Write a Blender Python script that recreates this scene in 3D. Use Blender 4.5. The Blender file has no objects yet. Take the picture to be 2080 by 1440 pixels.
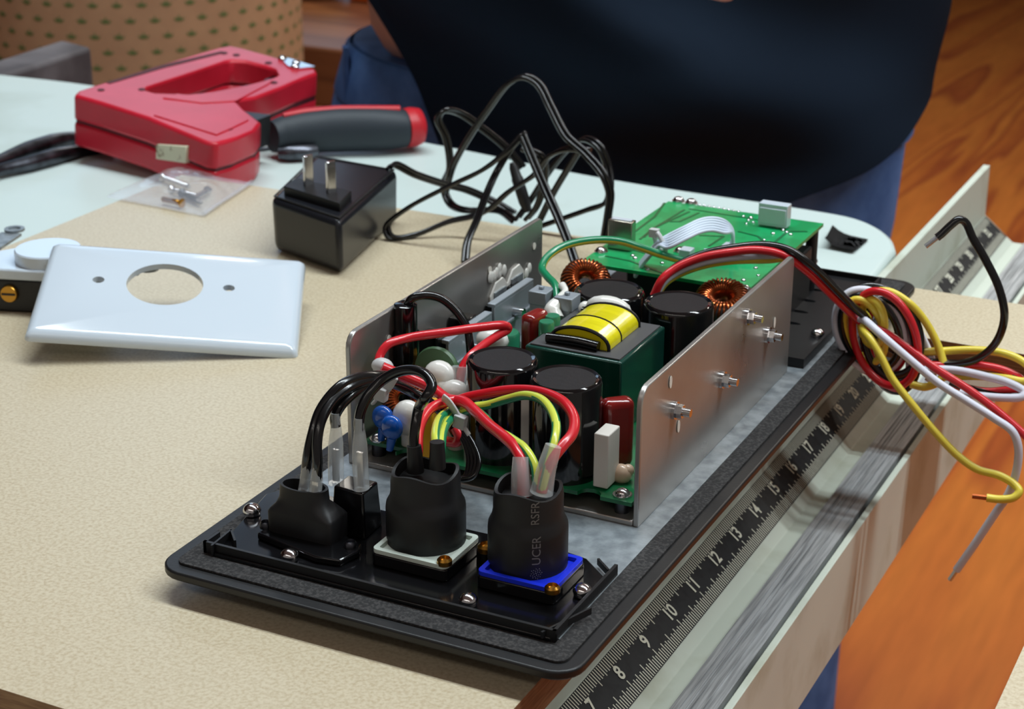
import bpy, bmesh, math, random
from mathutils import Vector as V, Matrix as Mx
from mathutils.geometry import tessellate_polygon
random.seed(7)
sc = bpy.context.scene
C = sc.collection
PI = math.pi

# ------------------------------------------------------------------ camera
FPX = 3673.58
YAW, PITCH, ROLL = -0.4597, 0.37558, 0.0055
CAM = V((0.22409, -0.34096, 0.36006))
fwd = V((math.sin(YAW)*math.cos(PITCH), math.cos(YAW)*math.cos(PITCH), -math.sin(PITCH)))
r0 = V((math.cos(YAW), -math.sin(YAW), 0)); u0 = r0.cross(fwd)
RGT = r0*math.cos(ROLL)+u0*math.sin(ROLL); UPV = -r0*math.sin(ROLL)+u0*math.cos(ROLL)
cd = bpy.data.cameras.new('camera'); cam = bpy.data.objects.new('camera', cd); C.objects.link(cam)
m = Mx.Identity(4)
for i in range(3):
    m[i][0] = RGT[i]; m[i][1] = UPV[i]; m[i][2] = -fwd[i]; m[i][3] = CAM[i]
cam.matrix_world = m
cd.sensor_width = 36; cd.sensor_fit = 'HORIZONTAL'; cd.lens = FPX/2080*36
cd.clip_start = .02; cd.clip_end = 60
cd.dof.use_dof = True; cd.dof.focus_distance = .64; cd.dof.aperture_fstop = 26
sc.camera = cam

# ------------------------------------------------------------------ light and exposure
sc.view_settings.view_transform = 'Standard'; sc.view_settings.look = 'None'
sc.view_settings.gamma = 1; sc.view_settings.use_curve_mapping = False
sc.view_settings.exposure = 0.0
w = bpy.data.worlds.new('shop'); sc.world = w; w.use_nodes = True
w.node_tree.nodes['Background'].inputs[0].default_value = (.52, .46, .42, 1)
w.node_tree.nodes['Background'].inputs[1].default_value = .36
def tube_lamp(x, y, z, length, power, width=.045, col=(.93, .97, 1.0)):
    l = bpy.data.lights.new('fluorescent_tube', 'AREA'); l.shape = 'RECTANGLE'
    l.size = length; l.size_y = width; l.energy = power; l.color = col
    o = bpy.data.objects.new('fluorescent_tube', l); C.objects.link(o); o.location = (x, y, z)
for yy in (.55, .66): tube_lamp(.30, yy, 1.5, 2.4, 20, .03, col=(.86, .96, 1.0))
for yy in (-1.35, -1.15): tube_lamp(.30, yy, 1.5, 2.4, 3, col=(1.0, .93, .84))
for yy in (2.6, 2.8): tube_lamp(-.2, yy, 1.5, 3.0, 20, col=(1, .93, .82))  # unseen rear pair, added to brighten the background

wl = bpy.data.lights.new('added_window_light', 'AREA'); wl.shape = 'RECTANGLE'; wl.size = 3.2; wl.size_y = 2.0; wl.energy = 30; wl.color = (.52, .74, 1.0)  # unseen window light, added to give the bluish reflections
wo = bpy.data.objects.new('added_window_light', wl); C.objects.link(wo); wo.location = (-3.15, 4.0, 1.45); wo.rotation_euler = (PI/2, 0, -PI/2-.35)

# ------------------------------------------------------------------ pixel rays (2080 x 1440 frame) used to survey the place
def ray(px, py): return fwd + RGT*((px-1040)/FPX) - UPV*((py-720)/FPX)
def PZ(px, py, z): d = ray(px, py); return CAM + d*((z-CAM.z)/d.z)
def PX(px, py, x): d = ray(px, py); return CAM + d*((x-CAM.x)/d.x)
def PY(px, py, y): d = ray(px, py); return CAM + d*((y-CAM.y)/d.y)
def PT(px, py, y, zmin=None):
    p = PY(px, py, y)
    return PZ(px, py, zmin) if zmin is not None and p.z < zmin else p
def PP(px, py, o, n):
    d = ray(px, py); return CAM + d*((o-CAM).dot(n)/d.dot(n))

# ------------------------------------------------------------------ materials
def lin(c):
    return tuple(((v/255)/12.92 if v/255 <= .04045 else ((v/255+.055)/1.055)**2.4) for v in c)+(1,)
MATS = {}
def mat(name, col, rough=.5, metal=0, col2=None, scale=40, detail=4, bump=0, bscale=None, spec=.5, coat=0, trans=0, alpha=1, ior=1.45, stretch=(1, 1, 1), lo=.35, hi=.65, rvar=0, coords='Object', aniso=0):
    m = bpy.data.materials.new(name); m.use_nodes = True; nt = m.node_tree; b = nt.nodes['Principled BSDF']
    b.inputs['Base Color'].default_value = lin(col); b.inputs['Roughness'].default_value = rough; b.inputs['Metallic'].default_value = metal
    b.inputs['Specular IOR Level'].default_value = spec; b.inputs['Coat Weight'].default_value = coat; b.inputs['Coat Roughness'].default_value = .08
    b.inputs['Transmission Weight'].default_value = trans; b.inputs['Alpha'].default_value = alpha; b.inputs['IOR'].default_value = ior
    tc = nt.nodes.new('ShaderNodeTexCoord'); mp = nt.nodes.new('ShaderNodeMapping'); nt.links.new(tc.outputs[coords], mp.inputs[0]); mp.inputs['Scale'].default_value = stretch
    if col2 or rvar:
        n = nt.nodes.new('ShaderNodeTexNoise'); n.inputs['Scale'].default_value = scale; n.inputs['Detail'].default_value = detail; nt.links.new(mp.outputs[0], n.inputs[0])
        if col2:
            r = nt.nodes.new('ShaderNodeValToRGB'); r.color_ramp.elements[0].position = lo; r.color_ramp.elements[1].position = hi
            r.color_ramp.elements[0].color = lin(col2); r.color_ramp.elements[1].color = lin(col); nt.links.new(n.outputs[0], r.inputs[0]); nt.links.new(r.outputs[0], b.inputs['Base Color'])
        if rvar:
            mr = nt.nodes.new('ShaderNodeMapRange'); mr.inputs[3].default_value = max(0, rough-rvar); mr.inputs[4].default_value = min(1, rough+rvar)
            nt.links.new(n.outputs[0], mr.inputs[0]); nt.links.new(mr.outputs[0], b.inputs['Roughness'])
    if bump:
        n2 = nt.nodes.new('ShaderNodeTexNoise'); n2.inputs['Scale'].default_value = bscale or scale; n2.inputs['Detail'].default_value = 5; nt.links.new(mp.outputs[0], n2.inputs[0])
        bp = nt.nodes.new('ShaderNodeBump'); bp.inputs['Strength'].default_value = bump; bp.inputs['Distance'].default_value = .001; nt.links.new(n2.outputs[0], bp.inputs['Height']); nt.links.new(bp.outputs[0], b.inputs['Normal'])
    MATS[name] = m; return m
def wood_mat(name, c1, c2, c3, scale=6, along=(1, .08, 1), rough=.45):
    m = mat(name, c1, rough); nt = m.node_tree; b = nt.nodes['Principled BSDF']; mp = [n for n in nt.nodes if n.type == 'MAPPING'][0]; mp.inputs['Scale'].default_value = along
    n = nt.nodes.new('ShaderNodeTexNoise'); n.inputs['Scale'].default_value = scale; n.inputs['Detail'].default_value = 2; n.inputs['Distortion'].default_value = .6; nt.links.new(mp.outputs[0], n.inputs[0])
    mul = nt.nodes.new('ShaderNodeMath'); mul.operation = 'MULTIPLY'; mul.inputs[1].default_value = 7; nt.links.new(n.outputs[0], mul.inputs[0])
    fr = nt.nodes.new('ShaderNodeMath'); fr.operation = 'FRACT'; nt.links.new(mul.outputs[0], fr.inputs[0])
    r = nt.nodes.new('ShaderNodeValToRGB'); e = r.color_ramp.elements; e[0].color = lin(c1); e[1].color = lin(c1); e[1].position = 1
    x = e.new(.55); x.color = lin(c3); x = e.new(.8); x.color = lin(c2); x = e.new(.93); x.color = lin(c1); nt.links.new(fr.outputs[0], r.inputs[0])
    n2 = nt.nodes.new('ShaderNodeTexNoise'); n2.inputs['Scale'].default_value = scale*14; nt.links.new(mp.outputs[0], n2.inputs[0])
    mx = nt.nodes.new('ShaderNodeMixRGB'); mx.blend_type = 'MULTIPLY'; mx.inputs[0].default_value = .35; nt.links.new(r.outputs[0], mx.inputs[1]); nt.links.new(n2.outputs[0], mx.inputs[2]); nt.links.new(mx.outputs[0], b.inputs['Base Color'])
    return m

mdf = mat('mdf_face', (203, 190, 164), .34, col2=(182, 165, 136), scale=700, detail=9, lo=.3, hi=.6, bump=.03, bscale=1100, spec=.45)
mdf_edge = mat('mdf_edge', (150, 108, 72), .8, col2=(128, 88, 56), scale=30, stretch=(3, 3, 40), lo=.4, hi=.6)
cream = mat('cream_paint', (202, 216, 213), .42, col2=(188, 201, 195), scale=9, detail=8, lo=.34, hi=.5, bump=.03, bscale=500)
railp = mat('rail_paint', (203, 210, 197), .45, col2=(180, 184, 166), scale=26, detail=8, lo=.3, hi=.5)
alu = mat('extruded_aluminium', (186, 188, 190), .42, .35, col2=(140, 142, 144), scale=60, detail=6, stretch=(14, .5, 1), lo=.35, hi=.6)
brk = mat('bracket_aluminium', (188, 185, 181), .32, .74, col2=(156, 153, 150), scale=22, detail=5, lo=.3, hi=.7, rvar=.14, bump=.03, bscale=60)
galv = mat('galvanised_steel', (168, 176, 182), .42, .55, col2=(132, 140, 146), scale=180, detail=5, lo=.35, hi=.65)
blk = mat('black_plastic', (22, 22, 24), .42, bump=.05, bscale=900)
blk_gloss = mat('glossy_black_plastic', (14, 14, 16), .14, spec=.6, rvar=.06, scale=30)
gask = mat('dusty_black_foam', (62, 60, 60), .9, col2=(36, 35, 36), scale=900, detail=6, lo=.45, hi=.6, bump=.4, bscale=1400)
rubber = mat('black_rubber', (24, 23, 25), .5, col2=(18, 17, 19), scale=50, bump=.03, bscale=300)
blackink = mat('black_tape', (20, 21, 23), .6, col2=(33, 34, 36), scale=220, detail=6, lo=.45, hi=.7)
white_ink = mat('cream_ink', (226, 224, 206), .7)
chrome = mat('bright_steel', (215, 215, 218), .13, 1)
brass = mat('brass', (190, 140, 60), .28, 1)
copper = mat('enamelled_copper', (170, 88, 46), .25, .85, spec=.8)
wplast = mat('white_plastic', (202, 213, 224), .16, spec=.5, coat=.5)
wmatte = mat('white_ceramic', (222, 216, 208), .6)
glue = mat('white_glue', (224, 222, 216), .22, coat=.6)
pcb = mat('green_board', (16, 112, 66), .3, col2=(12, 92, 54), scale=90, lo=.45, hi=.55, coat=.4)
pcb2 = mat('bright_green_board', (10, 158, 92), .28, col2=(8, 144, 82), scale=70, lo=.48, hi=.52, coat=.4)
trace = mat('dark_green_trace', (6, 92, 50), .3, coat=.4)
solder = mat('solder', (205, 208, 212), .2, 1)
capsl = mat('capacitor_sleeve', (13, 13, 15), .1, spec=.6, coat=.6)
captop = mat('capacitor_top', (15, 14, 17), .5, bump=.12, bscale=400)
dgreen = mat('dark_green_tape', (12, 62, 52), .25, col2=(10, 50, 42), scale=30, coat=.5)
ferr = mat('grey_ferrite', (72, 72, 74), .5)
yel = mat('yellow_tape', (232, 218, 22), .25, col2=(210, 196, 16), scale=30, stretch=(1, 8, 1), coat=.6, bump=.2, bscale=60)
redcap = mat('dark_red_epoxy', (132, 28, 24), .2, coat=.6, col2=(118, 22, 20), scale=90)
bluecap = mat('blue_epoxy', (12, 84, 176), .2, coat=.6)
greencap = mat('green_sleeve', (40, 120, 88), .25, coat=.4)
greendisc = mat('dull_green_epoxy', (78, 112, 78), .4)
yelcap = mat('yellow_box_plastic', (224, 166, 30), .3)
greyhs = mat('grey_anodised_heatsink', (150, 158, 166), .38, .3)
w_black = mat('black_wire', (14, 14, 16), .22, coat=.3)
w_red = mat('red_wire', (206, 30, 42), .28, coat=.3)
w_white = mat('white_wire', (214, 214, 226), .4)
w_yel = mat('yellow_wire', (226, 204, 70), .35, coat=.2)
w_grn = mat('green_wire', (16, 128, 84), .28, coat=.3)
w_yg = mat('lime_wire', (206, 214, 78), .28, coat=.3)
ribbon = mat('pale_ribbon', (205, 216, 232), .4)
nylon = mat('nylon_tie', (214, 214, 214), .35, trans=.25)
clear = mat('clear_sleeve', (225, 230, 232), .12, alpha=.42, coat=.8)
bluep = mat('blue_plastic', (28, 52, 226), .28, coat=.3)
redp = mat('red_gun_plastic', (198, 34, 54), .34, col2=(186, 28, 46), scale=30, spec=.45, coat=.1)
redp2 = mat('red_tip', (190, 34, 44), .4)
ivory = mat('ivory_plastic', (222, 218, 190), .5, col2=(150, 130, 100), scale=160, lo=.3, hi=.42)
greyrub = mat('dark_grey_rubber', (38, 46, 54), .55, bump=.08, bscale=500)
steel = mat('worn_steel', (96, 98, 106), .34, 1, col2=(54, 54, 58), scale=60, lo=.4, hi=.6)
grime = mat('weathered_grey', (112, 108, 112), .7, col2=(78, 74, 78), scale=14, detail=8, lo=.4, hi=.6, bump=.3, bscale=60)
film = mat('clear_film', (225, 228, 238), .12, alpha=.24, coat=1.0, spec=1.0, bump=.9, bscale=90)
shirt = mat('black_cotton', (30, 40, 54), .95, spec=.1)
denim = mat('blue_denim', (92, 130, 190), .85, col2=(70, 104, 160), scale=22, detail=8, lo=.4, hi=.62, bump=.2, bscale=900, spec=.2)
skin = mat('skin', (214, 164, 146), .5, col2=(204, 148, 130), scale=30)
hairm = mat('brown_hair', (52, 36, 26), .6)
floorw = wood_mat('orange_pine', (226, 134, 60), (182, 92, 48), (212, 118, 54), scale=5.5, along=(1, .1, 1), rough=.42)
benchw = wood_mat('brown_wood', (146, 92, 58), (110, 64, 42), (130, 80, 50), scale=5, along=(.08, 1, 1))
wallm = mat('dark_timber', (70, 46, 36), .8, col2=(54, 36, 28), scale=4, stretch=(8, 8, 1))
boxy = mat('yellow_bag', (214, 180, 30), .5); boxo = mat('orange_box', (214, 92, 26), .5)

# ------------------------------------------------------------------ mesh helpers
def finish(name, bm, ms, parent=None, bevel=0, seg=2, smooth=40, label=None, recalc=True):
    if recalc: bmesh.ops.recalc_face_normals(bm, faces=bm.faces[:])
    me = bpy.data.meshes.new(name); bm.to_mesh(me); bm.free()
    for mm in (ms if isinstance(ms, (list, tuple)) else [ms]): me.materials.append(mm)
    if smooth:
        for p in me.polygons: p.use_smooth = True
        me.set_sharp_from_angle(angle=math.radians(smooth))
    o = bpy.data.objects.new(name, me); C.objects.link(o)
    if bevel:
        b = o.modifiers.new('bevel', 'BEVEL'); b.width = bevel; b.segments = seg; b.limit_method = 'ANGLE'; b.angle_limit = math.radians(38); b.harden_normals = False
    if parent is not None:
        o.parent = parent
        base = parent.matrix_basis.copy() if parent.parent is None else parent.parent.matrix_basis @ parent.matrix_parent_inverse @ parent.matrix_basis
        o.matrix_parent_inverse = base.inverted()
    if label: o['label'] = label
    return o
def tag(o, label, cat, group=None, kind=None):
    o['label'] = label; o['category'] = cat
    if group: o['group'] = group
    if kind: o['kind'] = kind
    return o
def thing(name, loc, label, cat, group=None):
    o = bpy.data.objects.new(name, None); C.objects.link(o); o.location = loc; o.empty_display_size = .01
    return tag(o, label, cat, group)
def struct(o, label=None, cat=None):
    o['kind'] = 'structure'
    if label: o['label'] = label
    if cat: o['category'] = cat
    return o
NB = bmesh.new
def prism(bm, outer, vec, holes=(), mi=0, side=None):
    """solid between polygon OUTER (3D points, minus HOLES) and the same moved by VEC"""
    loops = [list(map(V, outer))]+[list(map(V, h)) for h in holes]; vec = V(vec)
    flat = [p for l in loops for p in l]
    a = [bm.verts.new(p) for p in flat]; b = [bm.verts.new(p+vec) for p in flat]
    def fc(vs, k):
        try: f = bm.faces.new(vs); f.material_index = k
        except ValueError: pass
    if len(loops) == 1:
        fc(a, mi); fc(b[::-1], mi)
    else:
        n = None
        for t in tessellate_polygon(loops): fc([a[i] for i in t], mi); fc([b[i] for i in t][::-1], mi)
    k = 0
    for l in loops:
        for i in range(len(l)):
            p, q = k+i, k+(i+1) % len(l); fc([a[p], a[q], b[q], b[p]], mi if side is None else side)
        k += len(l)
def rr(x0, x1, y0, y1, r, z, n=6):
    out = []
    for cx, cy, a0 in ((x1-r, y1-r, 0), (x0+r, y1-r, PI/2), (x0+r, y0+r, PI), (x1-r, y0+r, 1.5*PI)):
        for i in range(n+1): a = a0+i/n*PI/2; out.append((cx+r*math.cos(a), cy+r*math.sin(a), z))
    return out
def box(bm, x0, x1, y0, y1, z0, z1, mi=0): prism(bm, [(x0, y0, z1), (x1, y0, z1), (x1, y1, z1), (x0, y1, z1)], (0, 0, z0-z1), mi=mi)
def obox(bm, c, ax, ay, az, mi=0):
    c, ax, ay, az = V(c), V(ax), V(ay), V(az)
    prism(bm, [c+s*ax+t*ay+az for s, t in ((-1, -1), (1, -1), (1, 1), (-1, 1))], -2*az, mi=mi)
def circ(c, r, n=24, ax=(1, 0, 0), ay=(0, 1, 0), ry=None):
    c, ax, ay = V(c), V(ax), V(ay); return [c+ax*r*math.cos(2*PI*i/n)+ay*(ry or r)*math.sin(2*PI*i/n) for i in range(n)]
def frame(d):
    d = V(d).normalized(); a = V((0, 0, 1)) if abs(d.z) < .9 else V((1, 0, 0)); x = a.cross(d).normalized(); return x, d.cross(x)
def lathe(bm, base, axis, prof, n=32, mi=0, capt=True, capb=True, sx=1, sy=1, xdir=None):
    """PROF: (radius, height) pairs along AXIS from BASE; an optional third item is the material index of the band above"""
    base = V(base); d = V(axis).normalized()
    if xdir is None: ax, ay = frame(d)
    else: ax = V(xdir).normalized(); ay = d.cross(ax)
    rings = []
    for p in prof: rings.append([bm.verts.new(base+d*p[1]+ax*p[0]*sx*math.cos(2*PI*i/n)+ay*p[0]*sy*math.sin(2*PI*i/n)) for i in range(n)])
    for k in range(len(rings)-1):
        a, b = rings[k], rings[k+1]; mm = prof[k][2] if len(prof[k]) > 2 else mi
        for i in range(n): f = bm.faces.new((a[i], a[(i+1) % n], b[(i+1) % n], b[i])); f.material_index = mm
    if capt: f = bm.faces.new(rings[-1]); f.material_index = prof[-1][2] if len(prof[-1]) > 2 else mi
    if capb: f = bm.faces.new(rings[0][::-1]); f.material_index = mi
def cyl(bm, a, b, r, n=16, r2=None, mi=0):
    a, b = V(a), V(b); lathe(bm, a, b-a, [(r, 0), (r2 if r2 is not None else r, (b-a).length)], n, mi)
def ball(bm, c, r, sz=(1, 1, 1), n=14, mi=0, rot=None):
    M = Mx.Translation(V(c)) @ (rot.to_4x4() if rot else Mx.Identity(4)) @ Mx.Diagonal((*[r*s for s in sz], 1))
    d = bmesh.ops.create_uvsphere(bm, u_segments=n, v_segments=max(6, n//2+1), radius=1, matrix=M)
    for v in d['verts']:
        for f in v.link_faces: f.material_index = mi
def dome(bm, c, r, h, n=20, axis=(0, 0, 1), mi=0):
    lathe(bm, c, axis, [(r*math.cos(t), h*math.sin(t)) for t in [i/6*PI/2 for i in range(6)]]+[(r*.06, h)], n, mi)
def cr(P, seg=6, closed=False):
    P = [V(p) for p in P]; out = []; n = len(P)
    if n < 3: return P
    rng = range(n if closed else n-1)
    for i in rng:
        p0 = P[(i-1) % n] if closed or i > 0 else P[0]*2-P[1]; p1 = P[i]; p2 = P[(i+1) % n]
        p3 = P[(i+2) % n] if closed or i+2 < n else P[-1]*2-P[-2]
        # centripetal Catmull-Rom keeps uneven points from overshooting
        t0 = 0; t1 = t0+max((p1-p0).length, 1e-6)**.5; t2 = t1+max((p2-p1).length, 1e-6)**.5; t3 = t2+max((p3-p2).length, 1e-6)**.5
        for s in range(seg):
            t = t1+(t2-t1)*s/seg
            A1 = p0*((t1-t)/(t1-t0))+p1*((t-t0)/(t1-t0)); A2 = p1*((t2-t)/(t2-t1))+p2*((t-t1)/(t2-t1)); A3 = p2*((t3-t)/(t3-t2))+p3*((t-t2)/(t3-t2))
            B1 = A1*((t2-t)/(t2-t0))+A2*((t-t0)/(t2-t0)); B2 = A2*((t3-t)/(t3-t1))+A3*((t-t1)/(t3-t1))
            out.append(B1*((t2-t)/(t2-t1))+B2*((t-t1)/(t2-t1)))
    if not closed: out.append(P[-1].copy())
    return out
def tube(bm, P, r, n=10, seg=6, closed=False, mi=0, stripe=None, flat=1, smooth=True, up=None):
    """a tube along P; R a radius or one per control point; STRIPE(i, j) gives a face's material index"""
    k = len(P); Q = cr(P, seg, closed) if smooth else [V(p) for p in P]
    N = len(Q)
    def rad(i):
        if not isinstance(r, (list, tuple)): return r
        t = i/(N-1)*(k-1) if not smooth or not closed else i/N*k
        a = min(int(t), k-2); return r[a]+(r[a+1]-r[a])*(t-a)
    rings = []; T = None; X = None
    for i in range(N):
        d = (Q[(i+1) % N]-Q[i-1]) if closed or 0 < i < N-1 else (Q[1]-Q[0] if i == 0 else Q[-1]-Q[-2])
        if d.length < 1e-9: d = T or V((1, 0, 0))
        d.normalize()
        if X is None:
            if up is not None: X = (V(up)-d*V(up).dot(d)).normalized()
            else: X = frame(d)[0]
        else: X = (X-d*X.dot(d)).normalized()
        T = d; Y = d.cross(X)
        rings.append([bm.verts.new(Q[i]+X*rad(i)*math.cos(2*PI*j/n)+Y*rad(i)*flat*math.sin(2*PI*j/n)) for j in range(n)])
    for i in range(N if closed else N-1):
        a, b = rings[i], rings[(i+1) % N]
        for j in range(n):
            f = bm.faces.new((a[j], a[(j+1) % n], b[(j+1) % n], b[j])); f.material_index = stripe(i, j) if stripe else mi
    if not closed:
        f = bm.faces.new(rings[0][::-1]); f.material_index = mi; f = bm.faces.new(rings[-1]); f.material_index = mi
def helix_torus(bm, c, R, r, axis, turns, rw, n=6, per=12, a0=0, a1=2*PI):
    ax, ay = frame(axis); az = V(axis).normalized(); P = []
    N = turns*per
    for i in range(N+1):
        t = a0+(a1-a0)*i/N; p = 2*PI*i/per; d = ax*math.cos(t)+ay*math.sin(t)
        P.append(V(c)+d*(R+r*math.cos(p))+az*r*1.25*math.sin(p))
    tube(bm, P, rw, n, smooth=False)
def text_faces(bm, s, size, M, mi=0, center=True, bold=0, warp=None):
    cu = bpy.data.curves.new('t', 'FONT'); cu.body = s; cu.size = size; cu.resolution_u = 3; cu.offset = bold*size
    if center: cu.align_x = 'CENTER'; cu.align_y = 'CENTER'
    o = bpy.data.objects.new('t', cu); C.objects.link(o)
    dg = bpy.context.evaluated_depsgraph_get(); me = bpy.data.meshes.new_from_object(o.evaluated_get(dg))
    vs = [bm.verts.new(warp(v.co) if warp else M @ v.co) for v in me.vertices]
    for p in me.polygons:
        try: f = bm.faces.new([vs[i] for i in p.vertices]); f.material_index = mi
        except ValueError: pass
    bpy.data.objects.remove(o); bpy.data.curves.remove(cu); bpy.data.meshes.remove(me)

# ================================================================== the room
bm = NB(); prism(bm, [(-6, -2.5, -.83), (4, -2.5, -.83), (4, 9, -.83), (-6, 9, -.83)], (0, 0, -.03)); struct(finish('floor', bm, floorw), 'orange pine plank floor', 'floor')
bm = NB(); box(bm, -6, 4, 7.5, 7.6, -.83, 2.7); struct(finish('wall_back', bm, wallm), 'dark timber back wall', 'wall')
bm = NB(); box(bm, -6, 4, -2.5, 9, 2.7, 2.75); struct(finish('ceiling', bm, mat('pale_ceiling', (186, 192, 200), .8)), 'pale shop ceiling', 'ceiling')

bm = NB(); prism(bm, [(-3.35, -2.5, -.83), (-3.35, 9, -.83), (-3.35, 9, 2.7), (-3.35, -2.5, 2.7)], (-.05, 0, 0)); struct(finish('wall_left', bm, wallm), 'dark timber left wall', 'wall')
bm = NB()
for a in ((2.2, 5.8, .36, .44), (2.2, 5.8, 2.46, 2.54), (2.2, 2.28, .36, 2.54), (5.72, 5.8, .36, 2.54), (3.96, 4.04, .36, 2.54)): box(bm, -3.34, -3.29, *a)
struct(finish('added_window_1', bm, wplast), 'unseen white framed window added in the left wall', 'window')  # unseen frame, added to go with the bluish window light

# ================================================================== saw table
TZ, MZ = .040, .053
far = [PZ(*a, TZ) for a in ((0, 150), (190, 172), (880, 290), (1240, 362), (1640, 423))]
t = thing('saw_table', (-.7, .3, -.83), 'cream painted saw table with a rounded far corner, under the wooden panel', 'table')
top = [V((-1.1, .79, TZ)), far[0], far[1], far[2], far[3], far[4]]
corner = [PZ(1740, 442, TZ), PZ(1786, 462, TZ), PZ(1814, 486, TZ), PZ(1821, 504, TZ)]
top = cr(top[1:]+corner, 5); top = [V((-.80, .742, TZ))]+top
top += [V((-.0125, .58, TZ)), V((-.0125, -.2, TZ)), V((-.80, -.2, TZ))]
bm = NB(); prism(bm, top, (0, 0, -.034)); finish('table_top', bm, cream, t, bevel=.003)
bm = NB(); box(bm, -.76, -.50, -.12, .60, -.83, .006); finish('cabinet', bm, cream, t, bevel=.004)
tp = [PZ(*a, TZ+.0012) for a in ((1690, 470), (1764, 486), (1733, 513), (1674, 501))]
bm = NB(); G = [[tp[0].lerp(tp[1], i/6).lerp(tp[3].lerp(tp[2], i/6), j/6) for i in range(7)] for j in range(7)]
vs = [[bm.verts.new(G[j][i]+V((0, 0, .004*max(0, (3-i)/3)**2+.0012*max(0, (j-4)/2)))) for i in range(7)] for j in range(7)]
for j in range(6):
    for i in range(6): bm.faces.new((vs[j][i], vs[j][i+1], vs[j+1][i+1], vs[j+1][i]))
bmesh.ops.solidify(bm, geom=bm.faces[:], thickness=.0006)
tag(finish('tape_patch', bm, blackink), 'small square of black tape curling on the rounded corner of the cream table', 'tape')

# ================================================================== wooden panel with a cut-out
bm = NB()
outer = [V((-.437, .027, MZ)), V((.32, .027, MZ)), V((.32, .5345, MZ)), V((-.437, .5345, MZ))]
hole = [V((.0121, .07, MZ)), V((.0121, .466, MZ)), V((.1452, .466, MZ)), V((.1452, .07, MZ))]
prism(bm, outer, (0, 0, -.013), [hole], 0, 1)
tag(finish('fibreboard_panel', bm, [mdf, mdf_edge], smooth=0), 'tan fibreboard panel with a rectangular cut-out, lying across the cream table and rail', 'board')

# ================================================================== fence rail with a tape scale
t = thing('fence_rail', (0.016, .25, -.0505), 'cream saw fence rail with a black inch scale along its channel', 'rail')
Y0, Y1 = -.34, .836
def extr(prof, name, mm, y0=Y0, y1=Y1, **k):
    bm = NB(); prism(bm, [(x, y0, z) for x, z in prof], (0, y1-y0, 0)); return finish(name, bm, mm, t, **k)
extr([(-.0115, .0398), (-.0070, .0398), (-.0068, .0058), (.0087, -.0070), (.0131, -.0105), (.0199, -.0105), (.0215, -.0135), (.0383, -.0135), (.0398, -.0070), (.0428, -.0070), (.0428, -.0575), (.0398, -.0575), (.0398, -.018), (-.0080, -.018), (-.0080, -.0575), (-.0115, -.0575)], 'rail_body', railp, bevel=.0004, smooth=30)
pr = [(.0220, -.0135), (.0220, -.0070)]
for gx in (.0250, .0271, .0288, .0330): pr += [(gx, -.0070), (gx+.0002, -.0076), (gx+.0007, -.0076), (gx+.0009, -.0070)]
pr += [(.0379, -.0070), (.0379, -.0135)]
extr(pr, 'slide_strip', alu, smooth=0)
# the tape lies on the sloping side of the channel
CT, ST = .781, .625
def onslope(u, y, h): return V((u*CT+h*ST, y, -u*ST+h*CT))
bm = NB(); prism(bm, [onslope(u, y, .0005) for u, y in ((-.0084, -.33), (.0110, -.33), (.0110, .834), (-.0084, .834))], onslope(0, 0, -.0004)); sca = finish('tape_scale', bm, blackink, t)
bm = NB()
def quad(u0, u1, y0, y1, z): bm.faces.new([bm.verts.new(onslope(u, y, z)) for u, y in ((u0, y0), (u1, y0), (u1, y1), (u0, y1))])
for n in range(0, 33*16-4):
    y = n*.0254/16
    if y < .1 or y > .832: continue
    l = .0064 if n % 8 == 0 else (.0053 if n % 4 == 0 else (.0048 if n % 2 == 0 else .0044))
    quad(-.0082, -.0082+l, y-.00027, y+.00027, .00065)
    l = .0068 if n % 8 == 0 else (.0058 if n % 4 == 0 else (.0051 if n % 2 == 0 else .0044))
    quad(.0106-l, .0106, y-.00027, y+.00027, .00065)
finish('graduation_marks', bm, white_ink, sca, smooth=0, recalc=False)
for n in range(4, 33):
    bm = NB()
    M = Mx(((0, -CT, ST, .0005), (1, 0, 0, n*.0254), (0, ST, CT, .0006), (0, 0, 0, 1)))
    text_faces(bm, str(n), .0082, M, bold=.02)
    finish('scale_number', bm, white_ink, sca, smooth=0, recalc=False)

# ================================================================== amplifier
A = thing('amplifier_module', (-.05, .3, MZ), 'opened black amplifier panel with green circuit boards, tall capacitors and trailing wires', 'amplifier')
PX0, PX1, PYF, PYB = -.1305, .0280, .0980, .512      # outline of its plate
RZ = .064                                          # rim height
BX0, BX1, BYF, BYB = -.1131, .0077, .1986, .3664      # bracket
BZ, BT = .065, .1184
def part(name, bm, mm, parent=None, **k): return finish(name, bm, mm, parent or A, **k)
bm = NB(); prism(bm, rr(PX0, PX1, PYF, PYB, .010, RZ), (0, 0, -.0033)); part('mounting_plate', bm, blk, bevel=.0008, seg=3)
bm = NB(); prism(bm, rr(PX0+.006, PX1-.006, PYF+.003, PYB-.004, .008, RZ-.0033), (0, 0, -.0019)); prism(bm, rr(PX0+.030, PX1-.030, PYF+.040, PYB-.040, .008, RZ-.0052), (0, 0, -.0057)); part('faceplate', bm, blk, bevel=.0005)
bm = NB(); i0, i1 = .0052, .0150
prism(bm, rr(PX0+i0, PX1-i0, PYF+i0, PYB-i0, .004, RZ+.0009), (0, 0, -.0009), [rr(PX0+i1-.002, PX1-i1, PYF+i1+.002, PYB-i1, .002, RZ+.0009)[::-1]])
part('foam_gasket', bm, gask, bevel=.0003)
bm = NB(); box(bm, PX0+.013, PX1-.0125, PYF+.0175, PYB-.016, RZ-.0006, RZ+.0012); part('back_sheet', bm, galv)
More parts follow.
